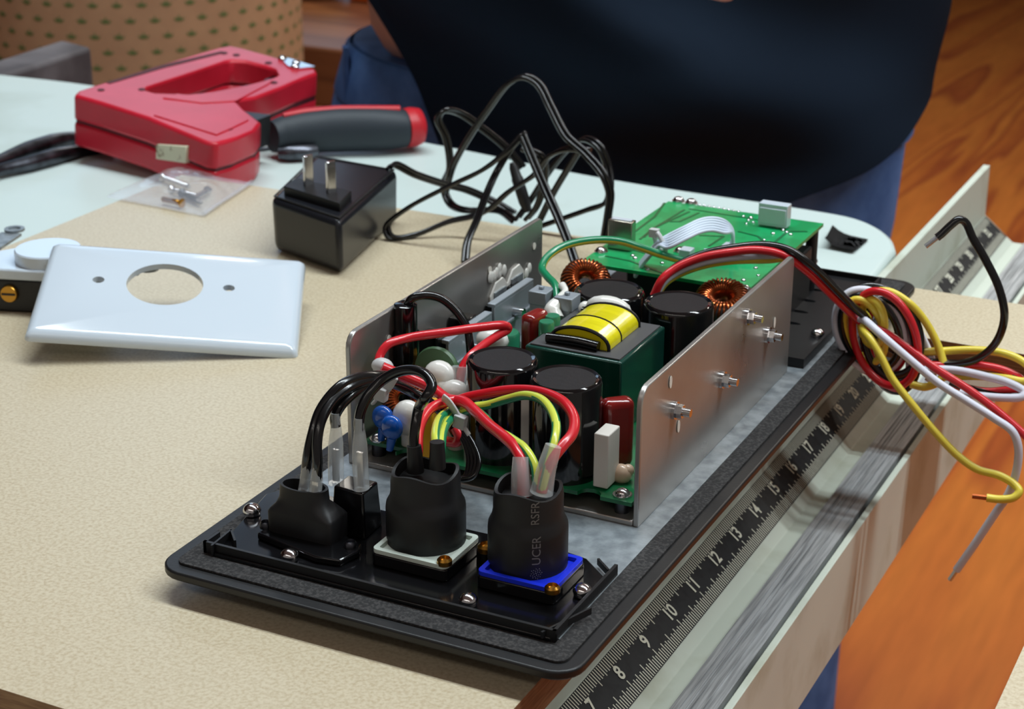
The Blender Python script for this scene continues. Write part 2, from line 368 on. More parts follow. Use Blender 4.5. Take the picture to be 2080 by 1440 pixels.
# front terminal tray
tz = RZ+.0024
bm = NB(); prism(bm, [PZ(a, b, tz) for a, b in ((432, 1122), (1118, 1296), (1232, 1176), (1192, 1134), (1146, 1118), (771, 1034), (700, 1015), (600, 985), (540, 1003))], (0, 0, -.0022))
tray = part('terminal_tray', bm, blk_gloss, bevel=.0004)
bm = NB(); x0, x1, yl = -.1193, .0146, .1137
for a, b in (((x0, yl), (x1, yl)), ((x1, yl), (x1, .1622)), ((x0, yl), (x0, .121))):
    d = (V((*b, 0))-V((*a, 0))).normalized(); n = V((d.y, -d.x, 0))*.0006; c = (V((*a, 0))+V((*b, 0)))/2; L = (V((*b, 0))-V((*a, 0))).length/2
    obox(bm, c+V((0, 0, RZ+.0026)), d*(L+.0006), n, V((0, 0, .0026)))
part('tray_lip', bm, blk, tray)
for a, b in (((430, 1118), (470, 1085)), ((470, 1085), (478, 1108))):
    bm = NB(); p, q = PZ(*a, tz+.001), PZ(*b, tz+.001); n = V((0, 0, 1)).cross(q-p).normalized()*.0004; obox(bm, (p+q)/2, (q-p)/2, n, V((0, 0, .002))); part('corner_rib', bm, blk, tray)
for a, b in (((1215, 1140), (1236, 1163)), ((1100, 1290), (1200, 1240))):
    bm = NB(); p, q = PZ(*a, tz+.001), PZ(*b, tz+.001); n = V((0, 0, 1)).cross(q-p).normalized()*.0004; obox(bm, (p+q)/2, (q-p)/2, n, V((0, 0, .0012))); part('corner_rib', bm, blk, tray)
# rear vented tray
bm = NB(); prism(bm, [(-.110, .3740, RZ+.0030), (.0118, .3740, RZ+.0030), (.0118, .494, RZ+.0030), (-.110, .494, RZ+.0030)], (0, 0, -.0020), [[V((cx, cy, RZ+.003))+V((.0048*math.cos(a), .0018*math.sin(a), 0)) for a in [k/10*2*PI for k in range(10)]][::-1] for cx, cy in [(-.0085-.0016*k, .420+.0165*k) for k in range(5)]])
rtray = part('vented_tray', bm, blk)
bm = NB(); box(bm, .0118, .0130, .3735, .495, RZ+.001, RZ+.0056); box(bm, -.111, .0130, .494, .4953, RZ+.001, RZ+.0056); box(bm, .004, .0130, .3722, .3735, RZ+.001, RZ+.0056); part('tray_lip', bm, blk, rtray)
# heat sink bracket: one folded sheet
th = .0022
def wall_prof(x): return [(x, BYF, BZ)]+[(x, BYF, BT-.006)]+[(x, BYF+.006-.006*math.cos(a), BT-.006+.006*math.sin(a)) for a in (PI/8, PI/4, 3*PI/8)]+[(x, BYF+.006, BT), (x, BYB-.003, BT), (x, BYB-.001, BT-.001), (x, BYB, BT-.003), (x, BYB, BZ)]
bm = NB(); prism(bm, wall_prof(BX1), (-th, 0, 0)); prism(bm, wall_prof(BX0), (th, 0, 0)); box(bm, BX0+th, BX1-th, BYF, BYB, BZ, BZ+th)
bk = part('heat_sink_bracket', bm, brk, bevel=.0005, label='bare aluminium U-shaped bracket')
ox = BX1
for a, b in ((1385, 836), (1482, 774), (1533, 646), (1574, 683)):
    p = PX(a-16, b-3, ox); bm = NB(); cyl(bm, p, p+V((.0012, 0, 0)), .0034, 20); cyl(bm, p+V((.0012, 0, 0)), p+V((.0036, 0, 0)), .0027, 6); cyl(bm, p+V((.0036, 0, 0)), p+V((.0066, 0, 0)), .0016, 12)
    part('clamp_screw', bm, chrome, bk)
hole_m = mat('painted_hole_light', (226, 220, 210), .6)  # pale colour paints the light showing through the drilled holes
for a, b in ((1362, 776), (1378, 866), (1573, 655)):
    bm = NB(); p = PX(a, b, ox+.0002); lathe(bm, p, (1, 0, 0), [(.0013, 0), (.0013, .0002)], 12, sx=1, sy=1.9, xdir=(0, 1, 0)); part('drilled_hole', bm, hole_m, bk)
# --- main board
QZ = .0735
by0, by1 = BYF+.0015, BYB-.004; bx0, bx1 = BX0+th+.002, BX1-th-.0012
pts = [(bx0, by0+.004), (bx0+.018, by0+.004)]
for nx in (-.088, -.030, -.0125):
    pts += [(nx-.005, by0)]+[(nx+.0045*math.cos(a), by0+.0045*math.sin(a)) for a in [PI-k/6*PI for k in range(7)]]+[(nx+.005, by0)]
pts = sorted(pts, key=lambda q: q[0]) if False else pts
pts += [(bx1, by0), (bx1, by1), (bx0, by1)]
bm = NB(); prism(bm, [(x, y, QZ) for x, y in pts], (0, 0, -.0015)); board = part('circuit_board', bm, pcb)
for x, y in ((bx0+.0045, by0+.007), (bx1-.0055, by0+.0045), (bx0+.005, by1-.006), (bx1-.006, by1-.006)):
    bm = NB(); cyl(bm, (x, y, BZ+th), (x, y, QZ-.0015), .0028); part('standoff', bm, steel, board)
    bm = NB(); cyl(bm, (x, y, QZ), (x, y, QZ+.0006), .0036, 20); dome(bm, (x, y, QZ+.0006), .0028, .0022); part('board_screw', bm, chrome, board)
# --- big capacitors
def big_cap(px, pyt, xw, ytop=None, pyb=None, zt=None, lab=None):
    if pyb:
        f = PZ(px, pyb, QZ); r = .0132
        for _ in range(4):
            c = f+V((-.44*r, .9*r, 0)); r = (PY(px-xw/2, pyt+60, c.y)-PY(px+xw/2, pyt+60, c.y)).length/2*.97
        top = PY(px, pyt, c.y).z
    else:
        c = PZ(px, pyt, zt); top = zt; r = (PZ(px-xw/2, pyt, zt)-PZ(px+xw/2, pyt, zt)).length/2*.99
    bm = NB(); lathe(bm, (c.x, c.y, QZ), (0, 0, 1), [(r, 0), (r, top-QZ-.0016), (r*.965, top-QZ-.0004), (r*.91, top-QZ+.0002), (r*.85, top-QZ), (r*.8, top-QZ-.0004)], 48)
    o = part('capacitor', bm, capsl, label=lab)
    bm = NB(); lathe(bm, (c.x, c.y, top-.0006), (0, 0, 1), [(r*.82, 0), (r*.82, .0003)], 40); part('end_disc', bm, captop, o)
    return c, r, top
c1 = big_cap(1019, 728, 133, pyb=947); c2 = big_cap(1148, 766, 138, pyb=987)
c3 = big_cap(1238, 588, 145, zt=.108); c4 = big_cap(1379, 613, 146, zt=.108)
# white spacer card between the two front capacitors
p = PT(1068, 880, (c1[0].y+c2[0].y)/2-.004); bm = NB(); box(bm, p.x-.0022, p.x+.0022, p.y-.001, p.y+.003, QZ, PT(1068, 800, p.y).z); part('spacer_card', bm, wmatte, bevel=.0003)
# --- transformer
tz1 = .1045; tx = [PZ(*a, tz1) for a in ((1066, 701), (1263, 737), (1347, 662))]; x0, x1, y0, y1 = tx[0].x, tx[1].x, tx[0].y, tx[2].y
bm = NB(); prism(bm, [(x0, y0, tz1), (x1, y0, tz1), (x1, y1, tz1), (x0, y1, tz1)], (0, 0, QZ-tz1)); tr = part('transformer', bm, dgreen, bevel=.0008, label='green wrapped transformer with yellow tape winding')
bm = NB(); e = .0016; box(bm, x0+e, x1-e, y0+e, y1-e, tz1, tz1+.0006); part('ferrite_core', bm, ferr, tr)
bm = NB(); w0, w1 = y0+.0075, y1-.0070; xc, xr = (x0+x1)/2-.0005, (x1-x0)/2-.008
N = 16; prof = [(xc+xr*math.cos(PI*k/N), tz1+.0006+.0076*math.sin(PI*k/N)**.8 if 0 < k < N else tz1+.0002) for k in range(N+1)]
prism(bm, [(x, w0, z) for x, z in prof], (0, w1-w0, 0)); part('yellow_winding', bm, yel, tr, bevel=.0006, smooth=50)
bm = NB(); ym = (w0+w1)/2; tube(bm, [(x, ym-.003+.004*(k/N), z+.0001) for k, (x, z) in enumerate(prof)], .00035, 6, smooth=False); part('tape_seam', bm, blk, tr)
for yy in (w0, w1):
    bm = NB(); tube(bm, [(x, yy, z) for x, z in prof], .0007, 6, smooth=False); part('tape_margin', bm, blk, tr)
for yy in (w0-.0016, w1+.0016):
    bm = NB(); cc = [(xc-xr*1.02, yy, tz1+.001), (xc-xr*.6, yy, tz1+.0045), (xc, yy, tz1+.006), (xc+xr*.6, yy, tz1+.0045), (xc+xr*1.02, yy, tz1+.001)]
    tube(bm, [(xc-xr*1.05, yy, tz1+.0024), (xc, yy, tz1+.003), (xc+xr*.7, yy, tz1+.0024)], .0021, 10); part('bobbin_flange', bm, blk_gloss, tr)
bm = NB(); ball(bm, ((x0+x1)/2-.004, y1-.001, tz1+.0045), .0085, (1.15, .5, .55)); ball(bm, (x0+.006, y1-.0005, tz1+.002), .003); part('glue_blob', bm, glue, tr)
# --- copper toroids
for a, b, zz, R, ax in ((1190, 572, .098, .0105, (.35, -.5, .8)), (1468, 612, .096, .0115, (.1, -.35, .9)), (822, 812, .088, .0085, (.5, -.6, .6))):
    c = PZ(a, b, zz); bm = NB(); helix_torus(bm, c, R*.68, R*.36, ax, 34, R*.036+.00018, per=14); o = part('toroid_coil', bm, copper)
    bm = NB(); lp = []
    axx, ayy = frame(ax); tube(bm, [c+(axx*math.cos(k/24*2*PI)+ayy*math.sin(k/24*2*PI))*R*.68 for k in range(24)], R*.31, 10, 2, closed=True); part('core', bm, ferr, o)
    if c.z-R*.7 > QZ:
        bm = NB(); cyl(bm, (c.x, c.y, QZ), (c.x, c.y, c.z-R*.2), R*.25, 12); part('coil_mount', bm, ferr, o)
# --- film capacitors, resistor, small parts
def block(name, px, py, y, w, d, z0, z1, mm, rot=0, bev=.001, seg=3, label=None):
    c = PY(px, py, y); bm = NB(); ca, sa = math.cos(rot), math.sin(rot)
    obox(bm, (c.x, y, (z0+z1)/2), V((ca, sa, 0))*w/2, V((-sa, ca, 0))*d/2, V((0, 0, (z1-z0)/2))); return part(name, bm, mm, bevel=bev, seg=seg, label=label)
def ztop(px, py, y): return PY(px, py, y).z
block('film_capacitor', 1253, 850, .226, .0125, .0075, QZ+.0004, ztop(1253, 812, .224), redcap, .75, .003, 4)
block('film_capacitor', 1086, 660, .272, .0070, .0125, QZ+.0004, ztop(1086, 632, .272), redcap, -.15, .0026, 4)
block('ceramic_resistor', 1232, 920, .2105, .0058, .0105, QZ+.0006, ztop(1234, 872, .2105), wmatte, 0, .0005)
bm = NB(); c = PZ(1262, 962, QZ+.003); ball(bm, c, .0042, (1, .8, .9)); ball(bm, c+V((.0022, .001, .0014)), .0024); part('glue_blob', bm, mat('tan_glue', (216, 186, 160), .3, coat=.4))
for a, b in ((1110, 652), (1122, 640)):
    c = PY(a, b+20, .268 if a < 1115 else .276); bm = NB(); z1 = ztop(a, b, c.y); lathe(bm, (c.x, c.y, QZ), (0, 0, 1), [(.0032, 0), (.0032, z1-QZ-.0006), (.0028, z1-QZ)], 18); part('small_capacitor', bm, greencap)
c = PY(1028, 690, .262); bm = NB(); z1 = ztop(1030, 674, .262); lathe(bm, (c.x, c.y, QZ), (0, 0, 1), [(.0056, 0), (.0056, z1-QZ-.0008), (.005, z1-QZ)], 24); part('small_capacitor', bm, greencap)
bm = NB(); ball(bm, PY(1000, 690, .256), .0058, (1.2, 1, .8)); part('glue_blob', bm, glue)
for a, b, y in ((778, 848, .206), (796, 868, .2005)):
    c = PY(a, b, y); bm = NB(); ball(bm, c, .0047, (1, .62, 1.05), 18); cyl(bm, c-V((0, 0, .004)), (c.x-.0012, c.y, QZ), .002, 10, .0014); part('disc_capacitor', bm, bluecap)
c = PY(830, 850, .2085); bm = NB(); ball(bm, c, .0068, (1, .7, 1.1), 20); cyl(bm, c, (c.x, c.y, QZ), .003); part('glue_blob', bm, glue)
for a, b, y, r in ((893, 762, .222, .0062), (925, 800, .214, .0058)):
    c = PY(a, b, y); bm = NB(); ball(bm, c, r, (1.05, .8, .95), 18); ball(bm, c+V((.002, -.001, -.004)), r*.8); cyl(bm, c, (c.x, c.y, QZ), r*.55); part('glue_blob', bm, glue)
c = PY(888, 752, .230); bm = NB(); lathe(bm, c-V((0, .0015, 0)), (0, 1, -.1), [(.0092, 0), (.0098, .0012), (.0092, .003)], 28); cyl(bm, c-V((0, 0, .008)), (c.x, c.y, QZ), .0012); part('disc_varistor', bm, greendisc)
block('box_capacitor', 868, 872, .2035, .0070, .009, QZ+.0005, ztop(868, 815, .2035), yelcap, .2, .0008)
block('box_capacitor', 905, 760, .238, .006, .01, QZ+.0005, ztop(905, 752, .238), yelcap, .2, .0008)
# left wall: heat sinks, transistors, insulating pads
lx = BX0+th
for (a0, b0), (a1, b1), off in (((1005, 628), (1084, 580), .0125), ((912, 706), (1000, 648), .0125)):
    p = PX(a0, b0, lx+off); q = PX(a1, b1, lx+off); bm = NB()
    prism(bm, [(p.x, p.y, QZ+.006), (p.x, q.y, QZ+.006), (p.x, q.y, min(q.z, p.z)+.002), (p.x, p.y, min(q.z, p.z)+.002)], (-.0016, 0, 0)); zt = min(q.z, p.z)+.002
    box(bm, p.x-.0036, p.x, p.y, q.y, zt-.0005, zt+.0013); box(bm, p.x, p.x+.0012, p.y, q.y, zt-.011, zt-.0095); box(bm, p.x-.0016, p.x+.003, p.y, q.y, QZ+.0005, QZ+.006)
    o = part('clamp_bar', bm, greyhs, bevel=.0004); bm = NB(); m0 = (p+q)/2; cyl(bm, (p.x, (p.y+q.y)/2, zt-.008), (p.x+.0045, (p.y+q.y)/2, zt-.008), .0022, 12); part('bar_screw', bm, chrome, o)
for a, b in ((1013, 630), (1055, 592), (905, 692), (940, 655), (880, 690)):
    p = PX(a, b, lx+.005); bm = NB(); box(bm, lx+.0004, lx+.0092, p.y-.0045, p.y+.0045, QZ+.004, p.z+.003); part('power_transistor', bm, blk_gloss, bevel=.0006)
for a, b in ((1012, 592), (1046, 565)):
    p = PX(a, b, lx+.0005); bm = NB(); L = [(lx+.001, p.y-.0085, p.z-.020), (lx+.001, p.y+.008, p.z-.020), (lx+.001, p.y+.0086, p.z+.001), (lx+.001, p.y+.004, p.z+.0056), (lx+.001, p.y-.003, p.z+.005), (lx+.001, p.y-.008, p.z)]
    prism(bm, L, (-.001, 0, 0)); o = part('thermal_pad', bm, glue, bevel=.0004); bm = NB(); box(bm, lx+.001, lx+.0018, p.y-.0052, p.y+.0056, p.z-.016, p.z+.001); o2 = part('metal_tab', bm, galv, o); bm = NB(); cyl(bm, (lx+.0018, p.y, p.z-.004), (lx+.0022, p.y, p.z-.004), .0016, 14); part('tab_hole', bm, ferr, o)
bm = NB()
for k in range(9):
    a, b = random.choice(((1003, 560), (1022, 545), (1068, 545), (1040, 540), (985, 600), (1070, 560))); p = PX(a+random.uniform(-8, 8), b+random.uniform(-8, 12), lx+.0006); ball(bm, p, .0022, (.3, 1, 1.2), 8)
part('thermal_paste', bm, glue)
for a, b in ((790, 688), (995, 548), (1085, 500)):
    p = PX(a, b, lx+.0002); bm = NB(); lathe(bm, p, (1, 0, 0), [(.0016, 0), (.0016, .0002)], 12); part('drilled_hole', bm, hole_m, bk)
# black fuse sleeve standing at the left wall
y = .234; bm = NB(); a = PY(826, 752, y); hh = [(0, .0050), (.006, .0050), (.012, .0048), (.0125, .0054), (.0185, .0054), (.019, .0046), (.0245, .0046), (.0248, .0036)]
zt = PY(826, 616, y).z; k = (zt-QZ)/.0248; lathe(bm, (a.x, y, QZ), (0, 0, 1), [(r, h*k) for h, r in hh], 28); part('fuse_sleeve', bm, blk_gloss, label='black upright fuse sleeve')
bm = NB(); tube(bm, [(a.x, y, zt-.002), PY(838, 606, y), PY(862, 600, y+.003), PY(895, 606, y+.006), PY(925, 630, y+.008), PY(948, 665, y+.008), PY(955, 705, y+.006), (PY(957, 735, y+.004).x, y+.004, QZ)], .0017, 10); part('wire', bm, w_black)
# grey terminals by the back of the board
for a, b, y in ((1100, 600, .300), (1152, 612, .296)):
    c = PY(a, b, y); bm = NB(); box(bm, c.x-.0037, c.x+.0037, y-.004, y+.004, QZ, c.z+.001); box(bm, c.x-.0041, c.x+.0041, y-.0045, y+.0045, c.z-.003, c.z+.0028); box(bm, c.x-.001, c.x+.001, y-.001, y+.001, c.z+.0028, c.z+.0042); part('terminal_block', bm, greyhs, bevel=.0004)
bm = NB(); q = [PY(1130, 650, .288), PY(1122, 630, .290), PY(1135, 610, .294), PY(1148, 592, .300), PY(1142, 580, .304)]; tube(bm, q, [.0034, .0036, .0022, .0014, .0018], 10); part('glue_blob', bm, glue)
bm = NB(); cyl(bm, (q[0].x, q[0].y, QZ), q[1], .0034, 12); part('glue_blob', bm, glue)

# ---- panel connectors
def screw(px, py, z, r=.0033, mm=chrome, parent=None, hole=False):
    c = PZ(px, py, z); bm = NB(); cyl(bm, c-V((0, 0, .0012)), c, r*.9, 20); dome(bm, c, r, r*.85)
    if hole: bm.free(); bm = NB(); lathe(bm, c-V((0, 0, .001)), (0, 0, 1), [(r, 0), (r, .0016), (r*.72, .0024), (r*.6, .0012), (r*.1, .001)], 20)
    return part('panel_screw', bm, mm, parent)
for a, b in ((512, 1037), (588, 1129), (951, 1220), (1183, 1201), (1661, 679), (1648, 531), (757, 888)): screw(a, b, tz+.0016)
screw(988, 1112, tz+.006, .0031, brass, hole=True)
bm = NB(); c = PZ(988, 1112, tz+.006); cyl(bm, (c.x, c.y, tz), (c.x, c.y, tz+.005), .0034, 16); part('screw_boss', bm, blk_gloss)
def power_socket(fx0, fx1, fy0, fy1, cc, R, ztp, mm, topw, lab):
    bm = NB(); z0 = tz
    prism(bm, rr(fx0, fx1, fy0, fy1, .0022, z0+.0046), (0, 0, -.0046)); o = part('power_socket', bm, blk_gloss, bevel=.0005, label=lab)
    bm = NB(); e = .0022; prism(bm, rr(fx0+.0003, fx1-.0003, fy0+.0003, fy1-.0003, .0022, z0+.0062), (0, 0, -.0016), [rr(fx0+e, fx1-e, fy0+e, fy1-e, .001, z0+.0062)[::-1]])
    prism(bm, rr(fx0+e-.0004, fx1-e+.0004, fy0+e-.0004, fy1-e+.0004, .001, z0+.0048), (0, 0, -.0006)); part('socket_flange', bm, mm, o, bevel=.0004)
    bm = NB(); h = ztp-z0-.004; n = 36; base = V((cc[0], cc[1], z0+.004))
    prof = [(R, 0), (R, h*.50), (R*.985, h*.56), (R*.90, h*.64), (R*.86, h*.72), (R*.84, h*.90), (R*.80, h), (R*.72, h), (R*.70, h*.85)]
    lathe(bm, base, (0, 0, 1), prof, n, capt=True)
    for v in bm.verts:
        t = (v.co.z-base.z)/h
        if t > .6:
            a = math.atan2(v.co.y-base.y, v.co.x-base.x); s = 1+.05*math.sin(2*a+1)*(t-.6)/.4; v.co.x = base.x+(v.co.x-base.x)*s; v.co.y = base.y+(v.co.y-base.y)*s; v.co.z += .0012*math.sin(3*a)*(t > .84)
    bt = part('rubber_boot', bm, rubber, o, smooth=50); return o, base, h
pw = [PZ(*q, .071) for q in ((757, 1118), (905, 1160), (972, 1094))]; pb = [PZ(*q, .071) for q in ((968, 1165), (1125, 1207), (1190, 1140))]
so, sb, sh_ = power_socket(pw[0].x, pw[1].x+.0002, pw[1].y, pw[2].y, (-.0502, .1470), .01385, .0972, mat('pale_flange', (214, 226, 216), .35), 0, 'white flanged power socket under a black rubber boot')
bo, bb, bh = power_socket(pb[0].x, pb[1].x, pb[1].y, pb[2].y, (-.0115, .1478), .0136, .0990, bluep, 0, 'blue flanged power socket under a black rubber boot')
for a, b, par in ((903, 1140, so), (1122, 1196, bo)): screw(a, b, tz+.0066, .0026, brass, par, True)
# lettering on the blue socket's boot, running up the side that faces the front
def barrel_text(s, size, th0, z0, RR):
    bm = NB()
    def wp(co):
        # text x runs up the barrel, text y runs around it
        a = th0-co.y/RR; return V((bb.x+(RR)*math.cos(a), bb.y+(RR)*math.sin(a), z0+co.x))
    text_faces(bm, s, size, None, center=False, warp=wp); finish('printed_text', bm, mat('grey_print', (120, 118, 116), .7), bo, smooth=0, recalc=False)
thb = -PI/2+.76
barrel_text('UCER', .0042, thb, bb.z+bh*.22, .01365)
barrel_text('RSFR', .0040, thb, bb.z+bh*.70, .0117)
bm = NB(); RR = .01368
for k in range(26):
    a = k*2.4; rr_ = .0021*math.sqrt(k/26); th_ = thb-.10+rr_*math.cos(a)/RR; p = V((bb.x+RR*math.cos(th_), bb.y+RR*math.sin(th_), bb.z+.0032+rr_*math.sin(a))); ball(bm, p, .00016, n=6)
finish('printed_mark', bm, MATS['grey_print'], bo)
# mains inlet under an oval boot
ix = [PZ(*q, .068) for q in ((548, 1075), (662, 1120), (703, 1085))]
X0, X1, Yf, Yb = ix[0].x+.0006, ix[1].x+.0006, (ix[0].y+ix[1].y)/2-.0004, ix[2].y+.001
bm = NB(); prism(bm, [PZ(*q, tz+.0026) for q in ((522, 1082), (560, 1060), (668, 1065), (712, 1092), (735, 1104), (728, 1120), (690, 1138), (640, 1130))], (0, 0, -.0026)); inl = part('mains_inlet', bm, blk_gloss, bevel=.0006)
bm = NB(); zb, zs, zt = tz+.002, .0775, .0865; cx, cy = (X0+X1)/2, (Yf+Yb)/2; rings = []
def ring(hx, hy, z, p, dx=0, n=32):
    out = []
    for i in range(n):
        a = 2*PI*i/n; c_, s_ = math.cos(a), math.sin(a); out.append(bm.verts.new((cx+dx+hx*math.copysign(abs(c_)**(2/p), c_), cy+hy*math.copysign(abs(s_)**(2/p), s_), z)))
    return out
hx, hy = (X1-X0)/2, (Yb-Yf)/2
R_ = [ring(hx, hy, zb, 9), ring(hx, hy, zs-.001, 9), ring(hx*.96, hy*.96, zs, 7), ring(hx*.84, hy*.88, zs+.0018, 4), ring(hx*.72, hy*.8, zs+.004, 2.4, -.001), ring(hx*.7, hy*.78, zt, 2.2, -.001), ring(hx*.62, hy*.66, zt, 2.2, -.001), ring(hx*.6, hy*.64, zt-.005, 2.2, -.001)]
for k in range(len(R_)-1):
    for i in range(32): bm.faces.new((R_[k][i], R_[k][(i+1) % 32], R_[k+1][(i+1) % 32], R_[k+1][i]))
bm.faces.new(R_[0][::-1]); bm.faces.new(R_[-1]); part('rubber_boot', bm, rubber, inl, smooth=50)
for a, b in ((712, 1106), (540, 1066)): screw(a, b, tz+.0034, .0022, steel, inl, True)
# rocker switch body
bm = NB(); sw = [PZ(*q, tz) for q in ((672, 1078), (742, 1098), (778, 1066), (708, 1050))]; stp = [PY(*q, y) for q, y in (((680, 985), sw[0].y), ((735, 1005), sw[1].y), ((762, 978), sw[2].y), ((706, 962), sw[3].y))]
zt = max(p.z for p in stp)-.001
lo_ = [bm.verts.new(p) for p in sw]; hi_ = [bm.verts.new((p.x*.85+sum(s.x for s in sw)/4*.15, p.y*.85+sum(s.y for s in sw)/4*.15, zt)) for p in sw]
bm.faces.new(lo_[::-1]); bm.faces.new(hi_)
for i in range(4): bm.faces.new((lo_[i], lo_[(i+1) % 4], hi_[(i+1) % 4], hi_[i]))
swo = part('rocker_switch', bm, blk_gloss, bevel=.0008)
# clear crimp sleeves on the terminals
def sleeve(pxys, y, rr_, parent=None, flat=.8):
    bm = NB(); tube(bm, [PY(a, b, y) for a, b in pxys], rr_, 16, 4, flat=flat); o = part('clear_sleeve', bm, clear, parent)
    bm = NB(); a, b = PY(*pxys[0], y), PY(*pxys[len(pxys)//2], y); d = (b-a); obox(bm, a+d*.45+V((0, -.0001, 0)), V((.0012, 0, 0)), V((0, .0005, 0)), d*.4); part('spade_terminal', bm, chrome, o)
ys = (sw[0].y+sw[1].y)/2+.004
sleeve([(683, 980), (682, 935), (682, 900), (682, 862), (682, 838)], ys+.003, [.0033, .0033, .0031, .0021, .0019], swo)
sleeve([(735, 992), (732, 945), (731, 905), (730, 870), (730, 848)], ys, [.0033, .0033, .0031, .0021, .0019], swo)
yi = cy-.001
sleeve([(640, 1002), (643, 975), (644, 958), (645, 944)], yi, [.0028, .0026, .0022, .0018], inl)
sleeve([(618, 996), (621, 970), (624, 945), (626, 926)], yi+.0015, [.0026, .0024, .002, .0017], inl)

# ---- wiring of the front panel
def wire(pts, r, mm, name='wire', stripe=None, parent=None, label=None, n=10, seg=7, up=None):
    bm = NB(); Q = [p if isinstance(p, V) else (PT(*p) if len(p) == 3 else PZ(p[0], p[1], p[3])) for p in pts]
    tube(bm, Q, r, n, seg, stripe=stripe, up=up); return part(name, bm, mm, parent, label=label, smooth=60)
RB = .00185
wire([(644, 975, yi), (645, 942, yi), (644, 899, yi+.002), (652, 856, yi+.006), (677, 813, yi+.014), (712, 786, yi+.022), (755, 772, yi+.032), (790, 776, yi+.038), (835, 795, .186), (872, 817, .190), (905, 845, .196), (925, 880, .202)], RB, w_black)
wire([(621, 968, yi+.0015), (625, 926, yi+.0015), (634, 884, yi+.004), (651, 832, yi+.010), (688, 786, yi+.018), (724, 768, yi+.026), (768, 763, yi+.036), (800, 764, .184)], RB, w_black)
wire([(682, 866, ys+.003), (680, 848, ys+.003), (691, 826, ys+.005), (712, 804, ys+.010), (743, 783, ys+.018), (780, 772, ys+.024)], RB, w_black)
wire([(730, 878, ys), (729, 860, ys), (734, 832, ys+.001), (749, 801, ys+.004), (776, 773, ys+.008), (810, 755, ys+.010), (843, 752, ys+.010), (868, 764, ys+.008), (877, 784, ys+.005), (866, 806, ys+.002), (851, 828, .153), (844, 862, .150), (840, 899, .148), (844, 935, .147)], RB, w_black)
RR_ = .0019
wire([(776, 746, .192), (800, 756, .194), (831, 768, .196), (877, 788, .196), (908, 810, .192), (942, 816, .188), (966, 836, .182), (995, 864, .172), (1025, 888, .162), (1048, 911, .156), (1061, 940, .1515), (1063, 980, .149), (1062, 1010, .148)], RR_*1.08, w_red)
wire([(905, 822, .196), (950, 807, .196), (985, 800, .195), (1030, 793, .193), (1080, 793, .189), (1120, 803, .183), (1150, 822, .176), (1166, 850, .170), (1163, 880, .163), (1145, 903, .157), (1124, 930, .152), (1106, 968, .1495), (1100, 1000, .148)], RR_, w_red)
wire([(925, 812, .190), (900, 818, .186), (874, 830, .178), (857, 855, .168), (849, 885, .157), (848, 915, .150), (846, 940, .1475)], RR_, w_red)
wire([(768, 748, .206), (772, 722, .210), (788, 700, .214), (830, 686, .222), (905, 675, .232), (980, 664, .244), (1026, 661, .252), (1032, 668, .254), (1010, 682, .248), (978, 704, .238), (952, 727, .230), (938, 752, .226), (933, 785, .224)], RR_*.92, w_red)
wire([(925, 870, .197), (932, 886, .196), (928, 898, .196), (905, 896, .198)], RR_, w_red)
def gy(i, j): return ((j+i//16) // 4) % 2
wire([(930, 838, .190), (965, 826, .191), (992, 822, .191), (1030, 811, .189), (1068, 803, .185), (1100, 812, .179), (1121, 836, .171), (1130, 866, .163), (1126, 898, .156), (1114, 940, .151), (1104, 980, .1485), (1098, 1005, .1478)], RR_*.85, [w_grn, w_yg], stripe=gy, n=16)
wire([(925, 845, .190), (958, 832, .187), (982, 845, .180), (1005, 870, .171), (1040, 891, .162), (1068, 913, .155), (1086, 945, .151), (1090, 985, .1485)], RR_*.8, [w_grn, w_yg], stripe=gy, n=16)
wire([(935, 833, .191), (915, 835, .186), (897, 846, .178), (887, 865, .165), (884, 895, .153), (888, 925, .1475)], RR_*.85, [w_grn, w_yg], stripe=gy, n=16)
wire([(938, 840, .190), (922, 846, .185), (908, 860, .176), (899, 882, .162), (896, 910, .151), (894, 930, .1475)], RR_*.85, [w_grn, w_yg], stripe=gy, n=16)
for a in ((838, 905, 842, 958), (885, 897, 886, 950)):
    bm = NB(); tube(bm, [PY(a[0]+3, a[1], .1475), PY((a[0]+a[2])/2+3, (a[1]+a[3])/2, .1472), PY(a[2]+2, a[3], .147)], [.0025, .0027, .003], 12); part('ferrule', bm, rubber)
for (a, b, c_, d_) in ((1058, 928, 1062, 1005), (1124, 905, 1100, 1000)):
    bm = NB(); tube(bm, [PY(a, b, .151), PY((a+c_)/2-2, (b+d_)/2, .1487), PY(c_, d_, .1477)], [.0028, .0033, .0040], 14); part('clear_sleeve', bm, clear)
# black leads dropping behind the white socket
for k in range(4): wire([(925+k*5, 868, .198), (945+k*6, 905, .194), (952+k*7, 940, .190), (945+k*5, 968, .186), (925, 975, .183)], .0011, w_black)
# clear cap on the red lead, clear tube at the capacitor
bm = NB(); ball(bm, PY(777, 744, .2), .0036, (1.25, .9, .9), 16); part('clear_sleeve', bm, nylon)
bm = NB(); cyl(bm, PY(934, 790, .224), PY(936, 744, .226), .0034, 18); part('clear_sleeve', bm, clear)
